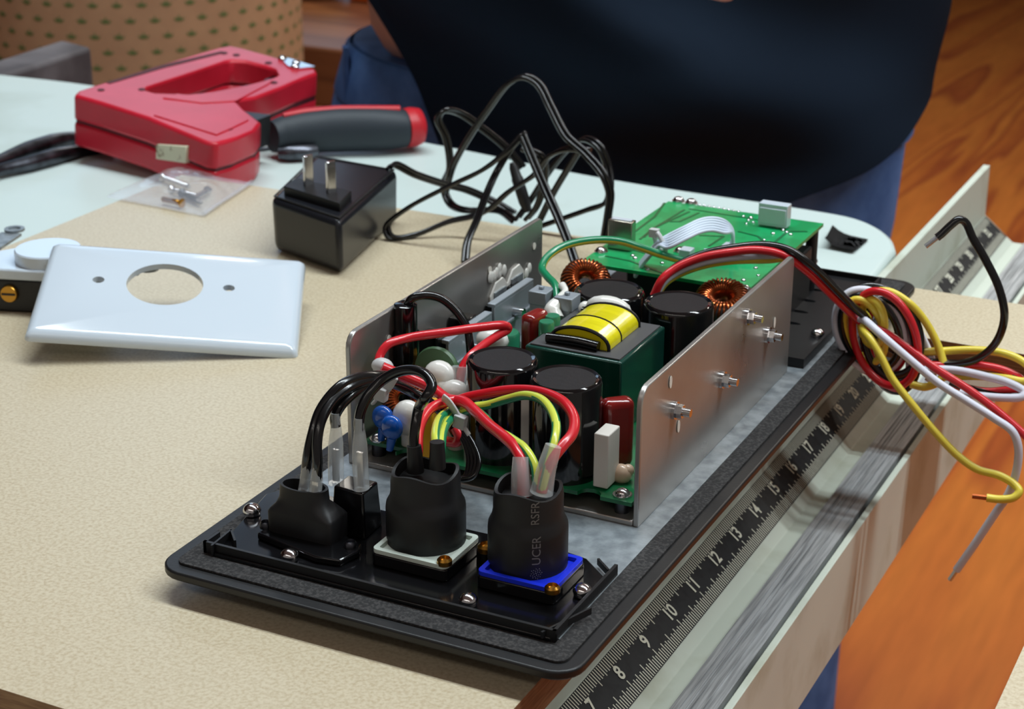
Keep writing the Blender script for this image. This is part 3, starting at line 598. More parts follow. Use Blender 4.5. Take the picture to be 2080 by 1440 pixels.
# cable ties
def tie(strap, head, tail, y):
    bm = NB(); P = [PY(a, b, y) for a, b in strap]
    tube(bm, P, .0024, 8, 5, flat=.4, up=(1, -.3, 0)); h = PY(*head, y-.001); obox(bm, h, V((.0022, 0, -.0004)), V((0, .0016, 0)), V((.0004, 0, .0024))); tube(bm, [h, PY((head[0]+tail[0])/2, (head[1]+tail[1])/2, y-.001), PY(*tail, y-.001)], .0013, 8, 4, flat=.5); part('cable_tie', bm, nylon, bevel=.0003)
tie([(899, 806), (910, 815), (922, 832), (932, 850)], (935, 856), (953, 884), .183)
tie([(801, 762), (790, 780), (778, 795)], (775, 800), (757, 820), .170)

# ---- control board at the back, with its ribbon
GZ = .1
g = [PZ(*q, GZ) for q in ((1362, 404), (1657, 457), (1518, 602), (1198, 520))]
gx0, gx1, gy0, gy1 = (g[0].x+g[3].x)/2, (g[1].x+g[2].x)/2, (g[2].y+g[3].y)/2, (g[0].y+g[1].y)/2
bm = NB(); prism(bm, [(gx0, gy0, GZ), (gx1, gy0, GZ), (gx1, gy1, GZ), (gx0, gy1, GZ)], (0, 0, -.0016)); cb = part('control_board', bm, pcb2, label='bright green control board')
bm = NB()
def gp(a, b, z=GZ): return PZ(a, b, z)
def trc(L, wd=.0006):
    for (a, b), (c_, d_) in zip(L, L[1:]):
        p, q = gp(a, b, GZ+.0001), gp(c_, d_, GZ+.0001); n = V((0, 0, 1)).cross(q-p).normalized()*wd; obox(bm, (p+q)/2, (q-p)/2, n, V((0, 0, .0001)))
for L in ([(1308, 482), (1330, 462), (1400, 430)], [(1300, 486), (1324, 466), (1390, 426)], [(1360, 450), (1380, 450), (1420, 432)], [(1400, 424), (1500, 440), (1560, 450)], [(1440, 500), (1470, 480), (1420, 478)], [(1260, 500), (1330, 520), (1420, 545)], [(1540, 520), (1600, 470), (1640, 470)], [(1230, 520), (1280, 530), (1360, 560)], [(1500, 470), (1540, 480), (1560, 500)], [(1350, 412), (1330, 440), (1290, 470)]): trc(L)
part('copper_trace', bm, trace, cb, smooth=0)
bm = NB()
for k in range(9): ball(bm, gp(1420+k*10, 416+k*1.75), .0009, (1, 1, .7), 8)
for a, b in ((1510, 440), (1520, 448), (1516, 455), (1530, 452), (1525, 443), (1578, 462), (1590, 468), (1570, 475), (1598, 472), (1606, 477), (1552, 488), (1562, 492), (1536, 500), (1540, 512), (1520, 520), (1560, 505), (1510, 498), (1475, 500), (1500, 585), (1510, 570), (1535, 545), (1540, 560), (1345, 535), (1315, 548), (1290, 525), (1285, 520), (1278, 505), (1255, 480), (1262, 476), (1240, 500), (1380, 530), (1410, 520), (1400, 515), (1220, 515)):
    ball(bm, gp(a, b), random.uniform(.0008, .0013), (1, 1, .8), 8)
part('solder_joints', bm, solder, cb)
for a, b in ((1378, 409), (1404, 413), (1221, 512), (1382, 512), (1512, 590)):
    p = gp(a, b); bm = NB(); cyl(bm, p, p+V((0, 0, .0006)), .0032, 16); dome(bm, p+V((0, 0, .0006)), .0027, .002, 16); part('board_screw', bm, chrome, cb)
# usb socket, pin headers
p = gp(1262, 505); zt = PY(1262, 446, p.y).z; bm = NB(); box(bm, p.x-.0060, p.x+.0060, p.y-.0026, p.y+.0026, GZ, zt); o = part('usb_socket', bm, mat('tinned_steel', (176, 172, 158), .22, 1), cb, bevel=.0005)
bm = NB(); box(bm, p.x-.0048, p.x+.0048, p.y-.0016, p.y+.0016, zt, zt+.0004); part('usb_tongue', bm, wplast, o)
p = gp(1572, 460); bm = NB(); zt = PY(1572, 412, p.y).z; box(bm, p.x-.0072, p.x+.0072, p.y-.003, p.y+.003, GZ+.0008, zt); box(bm, p.x-.0066, p.x+.0066, p.y-.0035, p.y-.003, GZ+.002, zt-.002); o = part('pin_header', bm, wplast, cb, bevel=.0006)
p = gp(1500, 520); bm = NB(); box(bm, p.x-.0075, p.x+.0075, p.y-.003, p.y+.003, GZ, GZ+.005); part('pin_header', bm, wplast, cb, bevel=.0004)
p = gp(1394, 530); bm = NB(); box(bm, p.x-.0028, p.x+.0028, p.y-.003, p.y+.003, GZ, GZ+.006); part('pin_header', bm, wplast, cb, bevel=.0004)
bm = NB(); q = PZ(1480, 555, .09); box(bm, q.x-.012, q.x+.012, q.y-.004, q.y+.004, QZ, .0935); part('wire_plug', bm, wmatte, bevel=.0005)
for x, y in ((gx0+.004, gy0+.01), (gx1-.004, gy0+.02), (gx0+.004, gy1-.004), (gx1-.004, gy1-.004)):
    bm = NB(); cyl(bm, (x, y, RZ), (x, y, GZ-.0016), .003, 12); part('board_post', bm, blk, cb)
bm = NB(); box(bm, gx0+.012, gx1-.001, gy0+.025, gy1-.012, RZ, GZ-.008); part('control_housing', bm, blk, bevel=.001)
# ribbon lead: six parallel cores
for k in range(6):
    d = V((.0, -.0012*k, -.0006*k)); q = []
    for a, b, z in ((1290, 552, .094), (1304, 530, .101), (1322, 508, .1075), (1338, 490, .112), (1358, 478, .1145), (1390, 462, .118), (1422, 447, .120), (1446, 443, .120), (1470, 448, .118), (1486, 464, .113), (1489, 482, .108), (1484, 500, .104)):
        q.append(PZ(a, b+k*5*(1 if 1338 < a < 1480 else .4), z))
    q.append(gp(1500-k*14, 514-k*1.2, GZ+.004)); bm = NB(); tube(bm, q, .00085, 8, 5); part('ribbon_core', bm, ribbon, smooth=60)
bm = NB(); c = PZ(1342, 488, .1125); tube(bm, [c+V((-.003, 0, .002)), c+V((0, -.004, .0045)), c+V((.004, -.005, -.001)), c+V((.002, 0, -.005)), c+V((-.003, .003, -.003))], .0011, 8, 4, closed=True); obox(bm, c+V((-.002, -.003, .004)), V((.002, 0, 0)), V((0, .0016, 0)), V((0, 0, .0018))); part('cable_tie', bm, nylon)
# earth lead arching over the left wall's end
def gy2(i, j): return 1 if 3 <= j <= 10 else 0
wire([(1132, 605, .300), (1128, 580, .306), (1112, 562, .312), (1101, 545, .318), (1112, 522, .325), (1145, 500, .334), (1200, 488, .344), (1255, 489, .352), (1300, 502, .358), (1340, 516, .364), (1388, 530, .368)], .0017, [w_grn, w_yel], stripe=gy2, up=(0, 0, 1), n=16)

# ---- output leads: over the right wall, through the coil, and out
def lead(mm, lst, r=.0018, tip=True, name='output_wire', label=None):
    Q = [PT(*p) for p in lst]; o = wire(Q, r, mm, name, n=10, seg=8, label=label)
    if tip:
        d = (Q[-1]-Q[-2]).normalized(); bm = NB(); cyl(bm, Q[-1]-d*.001, Q[-1]+d*.006, .0011, 8); part('bare_end', bm, solder if tip is True else tip, o)
    return o
base = [(1328, 600), (1345, 566), (1372, 543), (1420, 522), (1480, 510), (1540, 505), (1590, 515), (1635, 545), (1675, 583), (1718, 625), (1748, 652)]
by = [.343, .345, .350, .355, .358, .362, .366, .372, .380, .390, .398]
def along(dx, dy, dyy=0): return [(a+dx*(.4+.6*min(1, i/5)), b+dy*(.35+.65*math.sin(min(1, i/10)*PI)), y+(dyy if not isinstance(dyy, tuple) else dyy[0]+(dyy[1]-dyy[0])*max(0, min(1, (i-5)/2)))) for i, ((a, b), y) in enumerate(zip(base, by))]
lead(w_black, along(13, -7, (.0045, -.001))+[(1762, 668, .402), (1800, 700, .408), (1858, 733, .412), (1925, 741, .412), (1982, 730, .410), (2022, 697, .408), (2040, 645, .406), (2030, 588, .406), (2003, 530, .406), (1976, 484, .406), (1961, 452, .406), (1948, 446, .404), (1930, 459, .402), (1912, 476, .400), (1903, 483, .399)], tip=True)
lead(w_red, along(0, 3)+[(1764, 662, .396), (1800, 676, .394), (1840, 704, .393), (1900, 748, .393), (1960, 786, .393), (2010, 822, .392), (2060, 864, .391), (2110, 910, .390)], tip=False)
lead(w_white, along(4, 13, .002)[:5]+[(1560, 518, .369), (1600, 522, .375), (1640, 552, .381), (1690, 600, .393), (1735, 642, .399), (1757, 651, .393), (1790, 680, .386), (1850, 732, .384), (1905, 777, .384), (1965, 815, .384), (2020, 850, .384), (2056, 876, .384), (2068, 906, .384), (2066, 950, .384), (2050, 1000, .384), (2020, 1045, .384), (1980, 1105, .384), (1943, 1158, .384)], tip=True)
lead(w_yel, along(6, 20, .004)[:5]+[(1560, 527, .370), (1610, 524, .376), (1665, 560, .386), (1716, 606, .396), (1762, 646, .402), (1752, 668, .392), (1768, 688, .386), (1788, 720, .383), (1810, 765, .381), (1850, 818, .380), (1900, 878, .380), (1945, 925, .380), (1985, 953, .380), (2030, 966, .380), (2058, 982, .380), (2070, 998, .378), (2058, 1011, .376), (2030, 1014, .375), (2004, 1011, .374)], tip=copper)
# the wound coil the leads run through
def loops(mm, ell, r=.0018, y=.404):
    for cx_, cy_, rx, ry, rot, yo in ell:
        Q = []
        for k in range(14):
            a = 2*PI*k/14; ex, ey = rx*math.cos(a), ry*math.sin(a); Q.append(PY(cx_+ex*math.cos(rot)-ey*math.sin(rot), cy_+ex*math.sin(rot)+ey*math.cos(rot), y+yo+.004*math.cos(a+yo*300)))
        bm = NB(); tube(bm, Q, r, 10, 5, closed=True); part('coiled_wire', bm, mm, smooth=60)
loops(w_white, [(1766, 672, 88, 64, 1.12, .003)])
loops(w_black, [(1790, 672, 98, 72, 1.0, .008), (1812, 700, 96, 52, 1.38, .010), (1768, 674, 78, 54, 1.12, .000), (1806, 690, 86, 50, 1.3, .004)])
loops(w_red, [(1798, 688, 100, 62, 1.25, -.005), (1776, 690, 74, 58, 1.1, .012), (1812, 694, 96, 48, 1.42, .006)])
loops(w_yel, [(1756, 672, 66, 38, 1.25, -.002), (1750, 668, 56, 44, 1.3, .005), (1772, 655, 46, 24, 1.5, -.004)])
loops(w_white, [(1800, 696, 100, 44, 1.35, .012)])
wire([(1748, 618, .409), (1768, 596, .411), (1805, 592, .412), (1842, 612, .412), (1870, 640, .414), (1895, 680, .415), (1910, 715, .414), (1917, 745, .412), (1910, 772, .410), (1880, 786, .408), (1850, 780, .408)], .0018, w_yel, 'coiled_wire')
wire([(1800, 606, .413), (1835, 626, .414), (1855, 655, .415), (1875, 690, .417), (1890, 725, .417), (1896, 755, .415), (1885, 775, .412)], .0018, w_white, 'coiled_wire')
wire([(1835, 718, .413), (1900, 714, .416), (1980, 711, .416), (2040, 718, .414), (2078, 735, .412), (2100, 760, .410), (2085, 774, .408), (2040, 768, .408), (1980, 764, .408), (1915, 766, .408)], .0018, w_yel, 'coiled_wire')
wire([(1850, 740, .410), (1920, 742, .412), (1990, 742, .412), (2045, 754, .411), (2078, 774, .410), (2080, 790, .408), (2050, 792, .406), (2000, 795, .406), (1930, 780, .406)], .0018, w_red, 'coiled_wire')
wire([(1860, 735, .414), (1930, 738, .414), (2000, 744, .413), (2050, 758, .411), (2082, 782, .409), (2086, 800, .407), (2050, 804, .405), (1990, 796, .405), (1930, 775, .405)], .0018, w_black, 'coiled_wire')
wire([(1880, 750, .408), (1940, 752, .406), (2000, 764, .404), (2050, 778, .403), (2080, 796, .402), (2076, 806, .400), (2040, 808, .400), (1990, 804, .400), (1950, 798, .400)], .0018, w_white, 'coiled_wire')

# ================================================================== wall plate
BR, BL, TR = V((-.2062, .3072, .0575)), V((-.3120, .2447, .069)), V((-.2507, .3715, .0765))
U = (BL-BR); LU = U.length; U.normalize(); W_ = (TR-BR); W_ -= U*W_.dot(U); LW = .0803; W_.normalize(); Nn = W_.cross(U); Nn = Nn if Nn.z > 0 else -Nn
def wp(u, v, h): return BR+U*u+W_*v+Nn*h
tp_ = thing('wall_plate', BR, 'glossy white wall plate with one round hole, leaning on the socket outlet', 'wall plate')
hc = PP(335, 577, BR, Nn); d = hc-BR; hu, hv = d.dot(U), d.dot(W_); hr = .0180
s1 = PP(200, 568, BR, Nn)-BR; s2 = PP(465, 585, BR, Nn)-BR
def cyl2(u, v, r, n=40): return [(u+r*math.cos(2*PI*k/n), v+r*math.sin(2*PI*k/n)) for k in range(n)]
def rr2(e, r, n=6): return [(x, y) for x, y, _ in rr(e, LU-e, e, LW-e, r, 0, n)]
bm = NB(); lay = [(0, -.0052), (0, -.0042), (.0008, -.0022), (.0022, -.0008), (.0042, 0)]
rings = [[bm.verts.new(wp(x, y, h)) for x, y in rr2(e, max(.0025-e*.1, .001))] for e, h in lay]
for a, b in zip(rings, rings[1:]):
    for i in range(len(a)): bm.faces.new((a[i], a[(i+1) % len(a)], b[(i+1) % len(a)], b[i]))
holes = [cyl2(hu, hv, hr, 48), cyl2(s1.dot(U), s1.dot(W_), .0028, 16), cyl2(s2.dot(U), s2.dot(W_), .0028, 16)]
topl = rings[-1]; hv_t = [[bm.verts.new(wp(u, v, 0)) for u, v in h] for h in holes]; hv_b = [[bm.verts.new(wp(u, v, -.003)) for u, v in h] for h in holes]
allv = topl+[v for h in hv_t for v in h]
for t3 in tessellate_polygon([[v.co for v in topl]]+[[v.co for v in h] for h in hv_t]): bm.faces.new([allv[i] for i in t3])
inner = [bm.verts.new(wp(x, y, -.0052)) for x, y in rr2(.0022, .002)]; inn2 = [bm.verts.new(wp(x, y, -.003)) for x, y in rr2(.0040, .002)]
for a, b in ((rings[0], inner), (inner, inn2)):
    for i in range(len(a)): bm.faces.new((a[i], a[(i+1) % len(a)], b[(i+1) % len(a)], b[i]))
allb = inn2+[v for h in hv_b for v in h]
for t3 in tessellate_polygon([[v.co for v in inn2]]+[[v.co for v in h] for h in hv_b]): bm.faces.new([allb[i] for i in t3])
for a, b in zip(hv_t, hv_b):
    for i in range(len(a)): bm.faces.new((a[i], a[(i+1) % len(a)], b[(i+1) % len(a)], b[i]))
finish('plate', bm, wplast, tp_, smooth=50)

# ================================================================== socket outlet
oc = PZ(97, 503, MZ+.0287); oc.z = MZ; ang = .32; ou, ov = V((math.cos(ang), math.sin(ang), 0)), V((-math.sin(ang), math.cos(ang), 0)); oz = V((0, 0, 1))
t = thing('socket_outlet', oc, 'round faced white and black electrical outlet half under the wall plate', 'outlet')
bm = NB(); obox(bm, oc+oz*.0086, ou*.026, ov*.0165, oz*.0085); finish('outlet_body', bm, blk, t, bevel=.0012)
bm = NB(); prism(bm, [oc+ou*x+ov*y+oz*.0225 for x, y in [(-.030, -.010), (-.022, -.0175), (.022, -.0175), (.030, -.010), (.030, .010), (.022, .0175), (-.022, .0175), (-.030, .010)]], -oz*.0055); finish('outlet_shoulder', bm, wplast, t, bevel=.001)
bm = NB(); lathe(bm, oc+oz*.0225, oz, [(.0162, 0), (.0162, .0055), (.0156, .0062)], 40); finish('outlet_face', bm, wplast, t)
for ca, ra, hv_ in ((PZ(4, 488, MZ+.0222), PZ(30, 471, MZ+.0222), None), (oc+ou*.041+ov*.002+oz*.0185, oc+ou*.050+ov*.002+oz*.0185, None)):
    d = (ra-ca).normalized(); n_ = oz.cross(d); bm = NB(); obox(bm, ra-d*(.0035+.014), d*.014, n_*.0055, oz*.0007); lathe(bm, ra+oz*.0008, oz, [(.0052, 0), (.0052, .0012), (.0032, .0012), (.0032, 0)], 20, capt=False); finish('mounting_strap', bm, galv, t)
q = oc-ov*.0165-ou*.0145+oz*.0100; bm = NB(); lathe(bm, q, -ov, [(.0044, -.0004), (.0044, .0014), (.004, .002)], 20); obox(bm, q-ov*.0021, ou*.0034, ov*.0003, oz*.0005, 1); finish('terminal_screw', bm, [brass, blk], t)

# ================================================================== bag of screws
bc = [PZ(*a, MZ) for a in ((214, 404), (352, 346), (512, 376), (414, 442))]
ctr = sum(bc, V())/4
t = thing('plastic_bag', ctr, 'small clear plastic bag of screws in front of the red staple gun', 'bag')
bm = NB(); n = 14
random.seed(3); hmap = [[random.uniform(-1, 1) for _ in range(n+1)] for _ in range(n+1)]
for side in (1, 0):
    vs = []
    for j in range(n+1):
        row = []
        for i in range(n+1):
            u, v = i/n, j/n; p = bc[0].lerp(bc[1], u).lerp(bc[3].lerp(bc[2], u), v)
            e = math.sin(PI*u)**.6*math.sin(PI*v)**.6; row.append(bm.verts.new(p+V((0, 0, .0012+(side*(e*.0095+hmap[j][i]*.0026*e+.0008*math.sin(9*u+5*v)))))))
        vs.append(row)
    for j in range(n):
        for i in range(n): bm.faces.new((vs[j][i], vs[j][i+1], vs[j+1][i+1], vs[j+1][i]))
o = finish('bag_film', bm, film, t, smooth=180, recalc=True); s = o.modifiers.new('sub', 'SUBSURF'); s.levels = s.render_levels = 2
bm = NB(); p, q = bc[3], bc[2]; tube(bm, [p.lerp(q, k/4)+V((0, 0, .0022)) for k in range(5)], .0012, 8, 3); finish('zip_seam', bm, film, t)
def bagscrew(a, b, c_, d_, mm, lab, flip=False):
    p, q = PZ(a, b, MZ+.0035), PZ(c_, d_, MZ+.0035)
    t2 = thing('screw', p, lab, 'screw', 'screws in the plastic bag'); dd = (q-p).normalized()
    bm = NB(); cyl(bm, p, q, .0013, 10)
    L = (q-p).length; k = int(L/.0011); X_, Y_ = frame(dd)
    tube(bm, [p+dd*(.001+L*.9*i/(k*8))+X_*.0014*math.cos(2*PI*i/8)+Y_*.0014*math.sin(2*PI*i/8) for i in range(k*8)], .0004, 5, smooth=False); finish('shank', bm, mm, t2)
    bm = NB(); lathe(bm, p-dd*.0016, dd, [(.0028, 0), (.0028, .0006), (.0014, .002)], 14); finish('screw_head', bm, mm, t2)
bagscrew(334, 362, 385, 380, chrome, 'bright long screw at the back of the plastic bag')
bagscrew(352, 386, 402, 399, chrome, 'bright screw across the middle of the plastic bag')
bagscrew(420, 388, 392, 404, chrome, 'short bright screw tilted at the right of the plastic bag')
bagscrew(366, 412, 330, 404, brass, 'brassy screw low in the middle of the plastic bag')
bagscrew(372, 393, 408, 410, steel, 'dark steel screw lying under the bright screws in the plastic bag')
random.seed(11)

# ================================================================== staple gun
Pg = V((-.4166, .5866, TZ+.0005)); Nx = V((.085, .012, 1)).normalized()
tg = thing('staple_gun', (-.5, .66, TZ), 'red plastic staple gun lying on its side on the cream table', 'staple gun')
Hh = .0345; Pt = Pg+Nx*Hh
outl = [(150, 192), (158, 184), (300, 138), (440, 97), (466, 92), (492, 97), (560, 116), (641, 139), (645, 148), (600, 164), (560, 182), (520, 197), (478, 203), (496, 222), (530, 248), (520, 262), (470, 283), (440, 291), (420, 288), (300, 238), (200, 206)]
lp = [(293, 181), (300, 176), (380, 150), (455, 124), (470, 122), (500, 124), (540, 134), (562, 142), (566, 150), (555, 157), (500, 172), (440, 184), (380, 191), (320, 189)]
OT = [PP(a, b, Pt, Nx) for a, b in outl]; LT = [PP(a, b, Pt, Nx) for a, b in lp]
def shrink(L, k): c = sum(L, V())/len(L); return [c+(p-c)*k for p in L]
bm = NB(); prism(bm, OT, -Nx*Hh*.5, [LT[::-1]]); us = finish('upper_shell', bm, redp, tg, bevel=.0022, seg=3)
bm = NB(); prism(bm, [p-Nx*Hh*.53 for p in OT], -Nx*Hh*.47, [[p-Nx*Hh*.53 for p in LT[::-1]]]); ls = finish('lower_shell', bm, redp, tg, bevel=.0022, seg=3)
bm = NB(); prism(bm, [p-Nx*Hh*.45 for p in shrink(OT, .985)], -Nx*Hh*.12, [[p-Nx*Hh*.45 for p in shrink(LT, 1.05)[::-1]]]); finish('core_seam', bm, mat('dark_red_seam', (70, 12, 22), .6), tg)
for L in ([(312, 235), (420, 214), (480, 222), (505, 245), (470, 262), (440, 275)], [(360, 192), (410, 200), (470, 196), (500, 180), (555, 164), (545, 172), (480, 206), (410, 210), (330, 200)]):
    bm = NB(); prism(bm, [PP(a, b, Pt, Nx)+Nx*.0007 for a, b in L], -Nx*.0009); finish('raised_rib', bm, redp, us, bevel=.0004)
for a, b in ((205, 183), (288, 182), (465, 262), (545, 128), (455, 108), (480, 112), (556, 168)):
    bm = NB(); prism(bm, [PP(a+8*math.cos(k/8*2*PI), b+3*math.sin(k/8*2*PI), Pt, Nx)+Nx*.0002 for k in range(8)], -Nx*.0006); finish('screw_recess', bm, MATS['dark_red_seam'], us, smooth=0)
bm = NB(); L = [(215, 168), (330, 132), (450, 104), (455, 108), (335, 138), (222, 171)]
prism(bm, [PP(a, b, Pt, Nx)+Nx*.0002 for a, b in L], -Nx*.0006); finish('side_groove', bm, MATS['dark_red_seam'], us, smooth=0)
# staple outlet in the front side
fa, fb = OT[19], OT[18]; e = (fb-fa).normalized(); n_ = e.cross(Nx); n_ = n_ if n_.dot(CAM-fa) > 0 else -n_
def onface(px, py): return PP(px, py, fa, n_)
p = [onface(*q) for q in ((322, 292), (384, 296), (382, 331), (322, 322))]
bm = NB(); prism(bm, [x+n_*.0022 for x in p], -n_*.006); finish('staple_outlet', bm, ivory, tg, bevel=.0006)
# steel fittings at the nose and in the notch
bm = NB()
for a, b in ((573, 122), (601, 131), (599, 139)): ball(bm, PP(a, b, Pt, Nx)+Nx*.001, .0032, (1, 1, .7), 12)
prism(bm, [PP(a, b, Pt, Nx)+Nx*.0012 for a, b in ((566, 118), (590, 122), (640, 138), (604, 142), (585, 137))], -Nx*.0012); finish('steel_nose', bm, chrome, tg)
p0, p1 = PP(547, 150, Pt, Nx)-Nx*.009, PP(568, 140, Pt, Nx)-Nx*.009; bm = NB(); obox(bm, (p0+p1)/2, (p1-p0)/2, Nx.cross((p1-p0)).normalized()*.004, Nx*.004); finish('lever_pivot', bm, steel, tg)
pa, pb_ = PP(400, 187, Pt, Nx)-Nx*.010, PP(540, 158, Pt, Nx)-Nx*.010; bm = NB(); tube(bm, [pa, (pa+pb_)/2-V((0, .002, 0)), pb_], .004, 10); finish('squeeze_lever', bm, steel, tg)
pa = PP(505, 222, Pt, Nx)-Nx*.014; bm = NB(); obox(bm, pa, V((.012, 0, 0)), V((0, .008, 0)), Nx*.01); finish('latch', bm, blk, tg)

# ================================================================== pliers
tl = thing('pliers', PZ(700, 300, TZ), 'long steel pliers with red tipped dark grey grip, lying under the staple gun', 'pliers')
hp = [PY(a, b, y) for a, b, y in ((500, 290, .575), (535, 278, .578), (600, 269, .583), (680, 262, .590), (760, 263, .596), (815, 262, .600), (838, 258, .602))]
zc = TZ+.0155
bm = NB(); HQ = [PZ(a, b, zc+dz) for a, b, dz in ((552, 278, 0), (575, 274, 0), (620, 268, .0005), (690, 263, .001), (770, 262, .001), (812, 261, .001), (825, 260, .001))]
tube(bm, HQ, [.0105, .0125, .0142, .0150, .0146, .0132, .0125], 18, 5, flat=.92, up=(0, 0, 1)); finish('handle_grip', bm, greyrub, tl)
bm = NB(); HR = [PZ(a, b, zc+.001) for a, b in ((822, 260), (838, 258), (852, 256), (862, 255))]; tube(bm, HR, [.0131, .0135, .0122, .006], 18, 5, flat=.95, up=(0, 0, 1)); finish('grip_tip', bm, redp2, tl)
bm = NB(); tube(bm, [q+V((0, .001, .0125)) for q in HQ[1:6]], [.002, .0034, .0036, .0034, .003], 10, 4); finish('grip_stripe', bm, redp2, tl)
bm = NB(); tube(bm, [PZ(a, b, TZ+.0014) for a, b in ((215, 281), (330, 296), (450, 306), (560, 300), (620, 285))], .0012, 10, 4); finish('joint_bar', bm, steel, tl)
bm = NB(); HQ2 = [PZ(a, b, TZ+.006) for a, b in ((566, 311), (590, 311), (620, 309), (640, 306))]; tube(bm, HQ2, [.004, .0055, .0055, .005], 12, 4); finish('spring_handle', bm, steel, tl)
bm = NB()
tube(bm, [PZ(a, b, TZ+(.0066 if a < 130 else (.0050 if a < 160 else .0032))) for a, b in ((-60, 352), (0, 328), (60, 305), (110, 290), (150, 282), (220, 280))], [.002, .0045, .0062, .0064, .0050, .0030], 12, 5)
finish('jaw', bm, steel, tl)
bm = NB(); tube(bm, [PZ(a, b, TZ+(.0055 if a < 150 else .0035)) for a, b in ((-60, 368), (0, 346), (60, 332), (110, 318), (170, 306), (230, 300))], [.002, .004, .005, .0055, .0045, .003], 12, 5); finish('jaw', bm, steel, tl)

# ================================================================== power adapter
AT = .0838; ac = [PZ(*a, AT) for a in ((549, 401), (690, 448), (809, 344), (640, 314))]
t = thing('power_adapter', PZ(650, 520, MZ), 'black plug-in power adapter standing prongs up beside its tangled cord', 'adapter')
cen = sum(ac, V())/4; bm = NB()
def adr(k, z): return [bm.verts.new((cen.x+(p.x-cen.x)*k, cen.y+(p.y-cen.y)*k, z)) for p in ac]
L = [adr(.965, MZ+.0005), adr(.985, MZ+.006), adr(1, AT)]
for a, b in zip(L, L[1:]):
    for i in range(4): bm.faces.new((a[i], a[(i+1) % 4], b[(i+1) % 4], b[i]))
bm.faces.new(L[0][::-1]); bm.faces.new(L[-1]); finish('adapter_body', bm, mat('dark_plastic', (27, 28, 33), .27, bump=.04, bscale=900), t, bevel=.004, seg=4)
bm = NB(); i1 = shrink(ac, .95); i2 = shrink(ac, .915); prism(bm, [p+V((0, 0, .0006)) for p in i1], (0, 0, -.0008), [[p+V((0, 0, .0006)) for p in i2][::-1]]); finish('top_ridge', bm, blk, t, bevel=.0003)
pbk = [PZ(*a, AT+.005) for a in ((576, 378), (690, 412), (714, 387), (602, 360))]
bm = NB(); prism(bm, pbk, (0, 0, -.0055)); finish('plug_block', bm, blk, t, bevel=.0005)
for a, b, tp2 in ((627, 376, 317), (673, 391, 329)):
    p = PZ(a, b, AT+.005); h = PY(a+1, tp2, p.y).z; ux = (ac[1]-ac[0]).normalized(); uy = V((-ux.y, ux.x, 0))
    bm = NB(); obox(bm, (p.x, p.y, (p.z+h)/2), ux*.0009, uy*.0030, V((0, 0, (h-p.z)/2+.0004))); finish('prong', bm, chrome, t, bevel=.0004)
bm = NB(); zf = MZ+.0022
def K(L, y): return [PT(a, b, y if not isinstance(y, (list, tuple)) else y[i], zf) for i, (a, b) in enumerate(L)]
CR_ = .0018
S = [([(790, 342), (801, 334), (843, 354), (906, 375), (947, 385), (1003, 410), (1044, 434)], [.495, .50, .51, .53, .54, .55, .56]),
     ([(1044, 448), (1010, 427), (947, 427), (912, 410), (901, 375), (914, 340), (906, 278), (890, 240), (902, 225), (933, 229), (975, 257), (1027, 299), (1062, 340)], [.54, .55, .56, .56, .555, .55, .545, .54, .54, .55, .56, .57, .575]),
     ([(905, 390), (919, 340), (947, 288), (992, 222), (1034, 170), (1065, 156), (1093, 170), (1121, 222), (1149, 274), (1190, 312), (1225, 354), (1239, 392), (1235, 437), (1226, 490)], [.54, .535, .53, .525, .52, .52, .52, .515, .51, .505, .50, .50, .50, .50]),
     ([(1062, 271), (1030, 306), (982, 344), (912, 378), (826, 424), (786, 460), (794, 482), (843, 477), (912, 450), (982, 432), (1034, 389), (1086, 354), (1114, 319), (1155, 302), (1197, 306)], [.50, .495, .49, .485, .48, .48, .48, .49, .50, .505, .51, .515, .515, .51, .51]),
     ([(1064, 271), (1038, 302), (1010, 347), (989, 392), (968, 448), (950, 490), (945, 530)], [.50, .50, .495, .485, .475, .465, .455]),
     ([(1060, 271), (1086, 333), (1107, 382), (1135, 444), (1156, 497), (1172, 545)], [.50, .495, .49, .48, .47, .46]),
     ([(1062, 300), (1100, 320), (1105, 370), (1090, 420), (1070, 445)], [.52, .525, .53, .53, .53]),
     ([(1051, 444), (1083, 399), (1107, 361), (1135, 323), (1162, 295), (1190, 282), (1218, 299), (1235, 340), (1239, 382), (1232, 410), (1190, 427), (1142, 444), (1090, 462)], [.55, .55, .55, .55, .55, .545, .54, .54, .535, .53, .53, .53, .53]),
     ([(1180, 300), (1155, 340), (1125, 390), (1105, 430), (1095, 450)], [.53, .53, .53, .53, .53])]
for L, y in S:
    Q = K(L, y); off = V((.0009, .0006, .0006))
    tube(bm, [q+off for q in Q], .0013, 8, 7); tube(bm, [q-off for q in Q], .0013, 8, 7)
finish('cord', bm, w_black, t, smooth=60)
bm = NB(); p, q = PY(1040, 330, .545), PY(1072, 430, .545); d = q-p; lathe(bm, p, d, [(.0014, 0), (.0026, d.length*.1), (.0030, d.length*.3), (.0034, d.length*.32), (.0034, d.length*.8), (.0024, d.length)], 16); finish('barrel_plug', bm, blk, t)

# ================================================================== grey block behind the table
bm = NB(); a = [PZ(*q, .030) for q in ((-40, 168), (20, 148), (186, 95), (126, 80), (-40, 133))]
prism(bm, a, (0, 0, -.07)); o = finish('grey_block', bm, grime, bevel=.004, seg=3)
tag(o, 'weathered dark grey block behind the cream table, beside the drum', 'block')

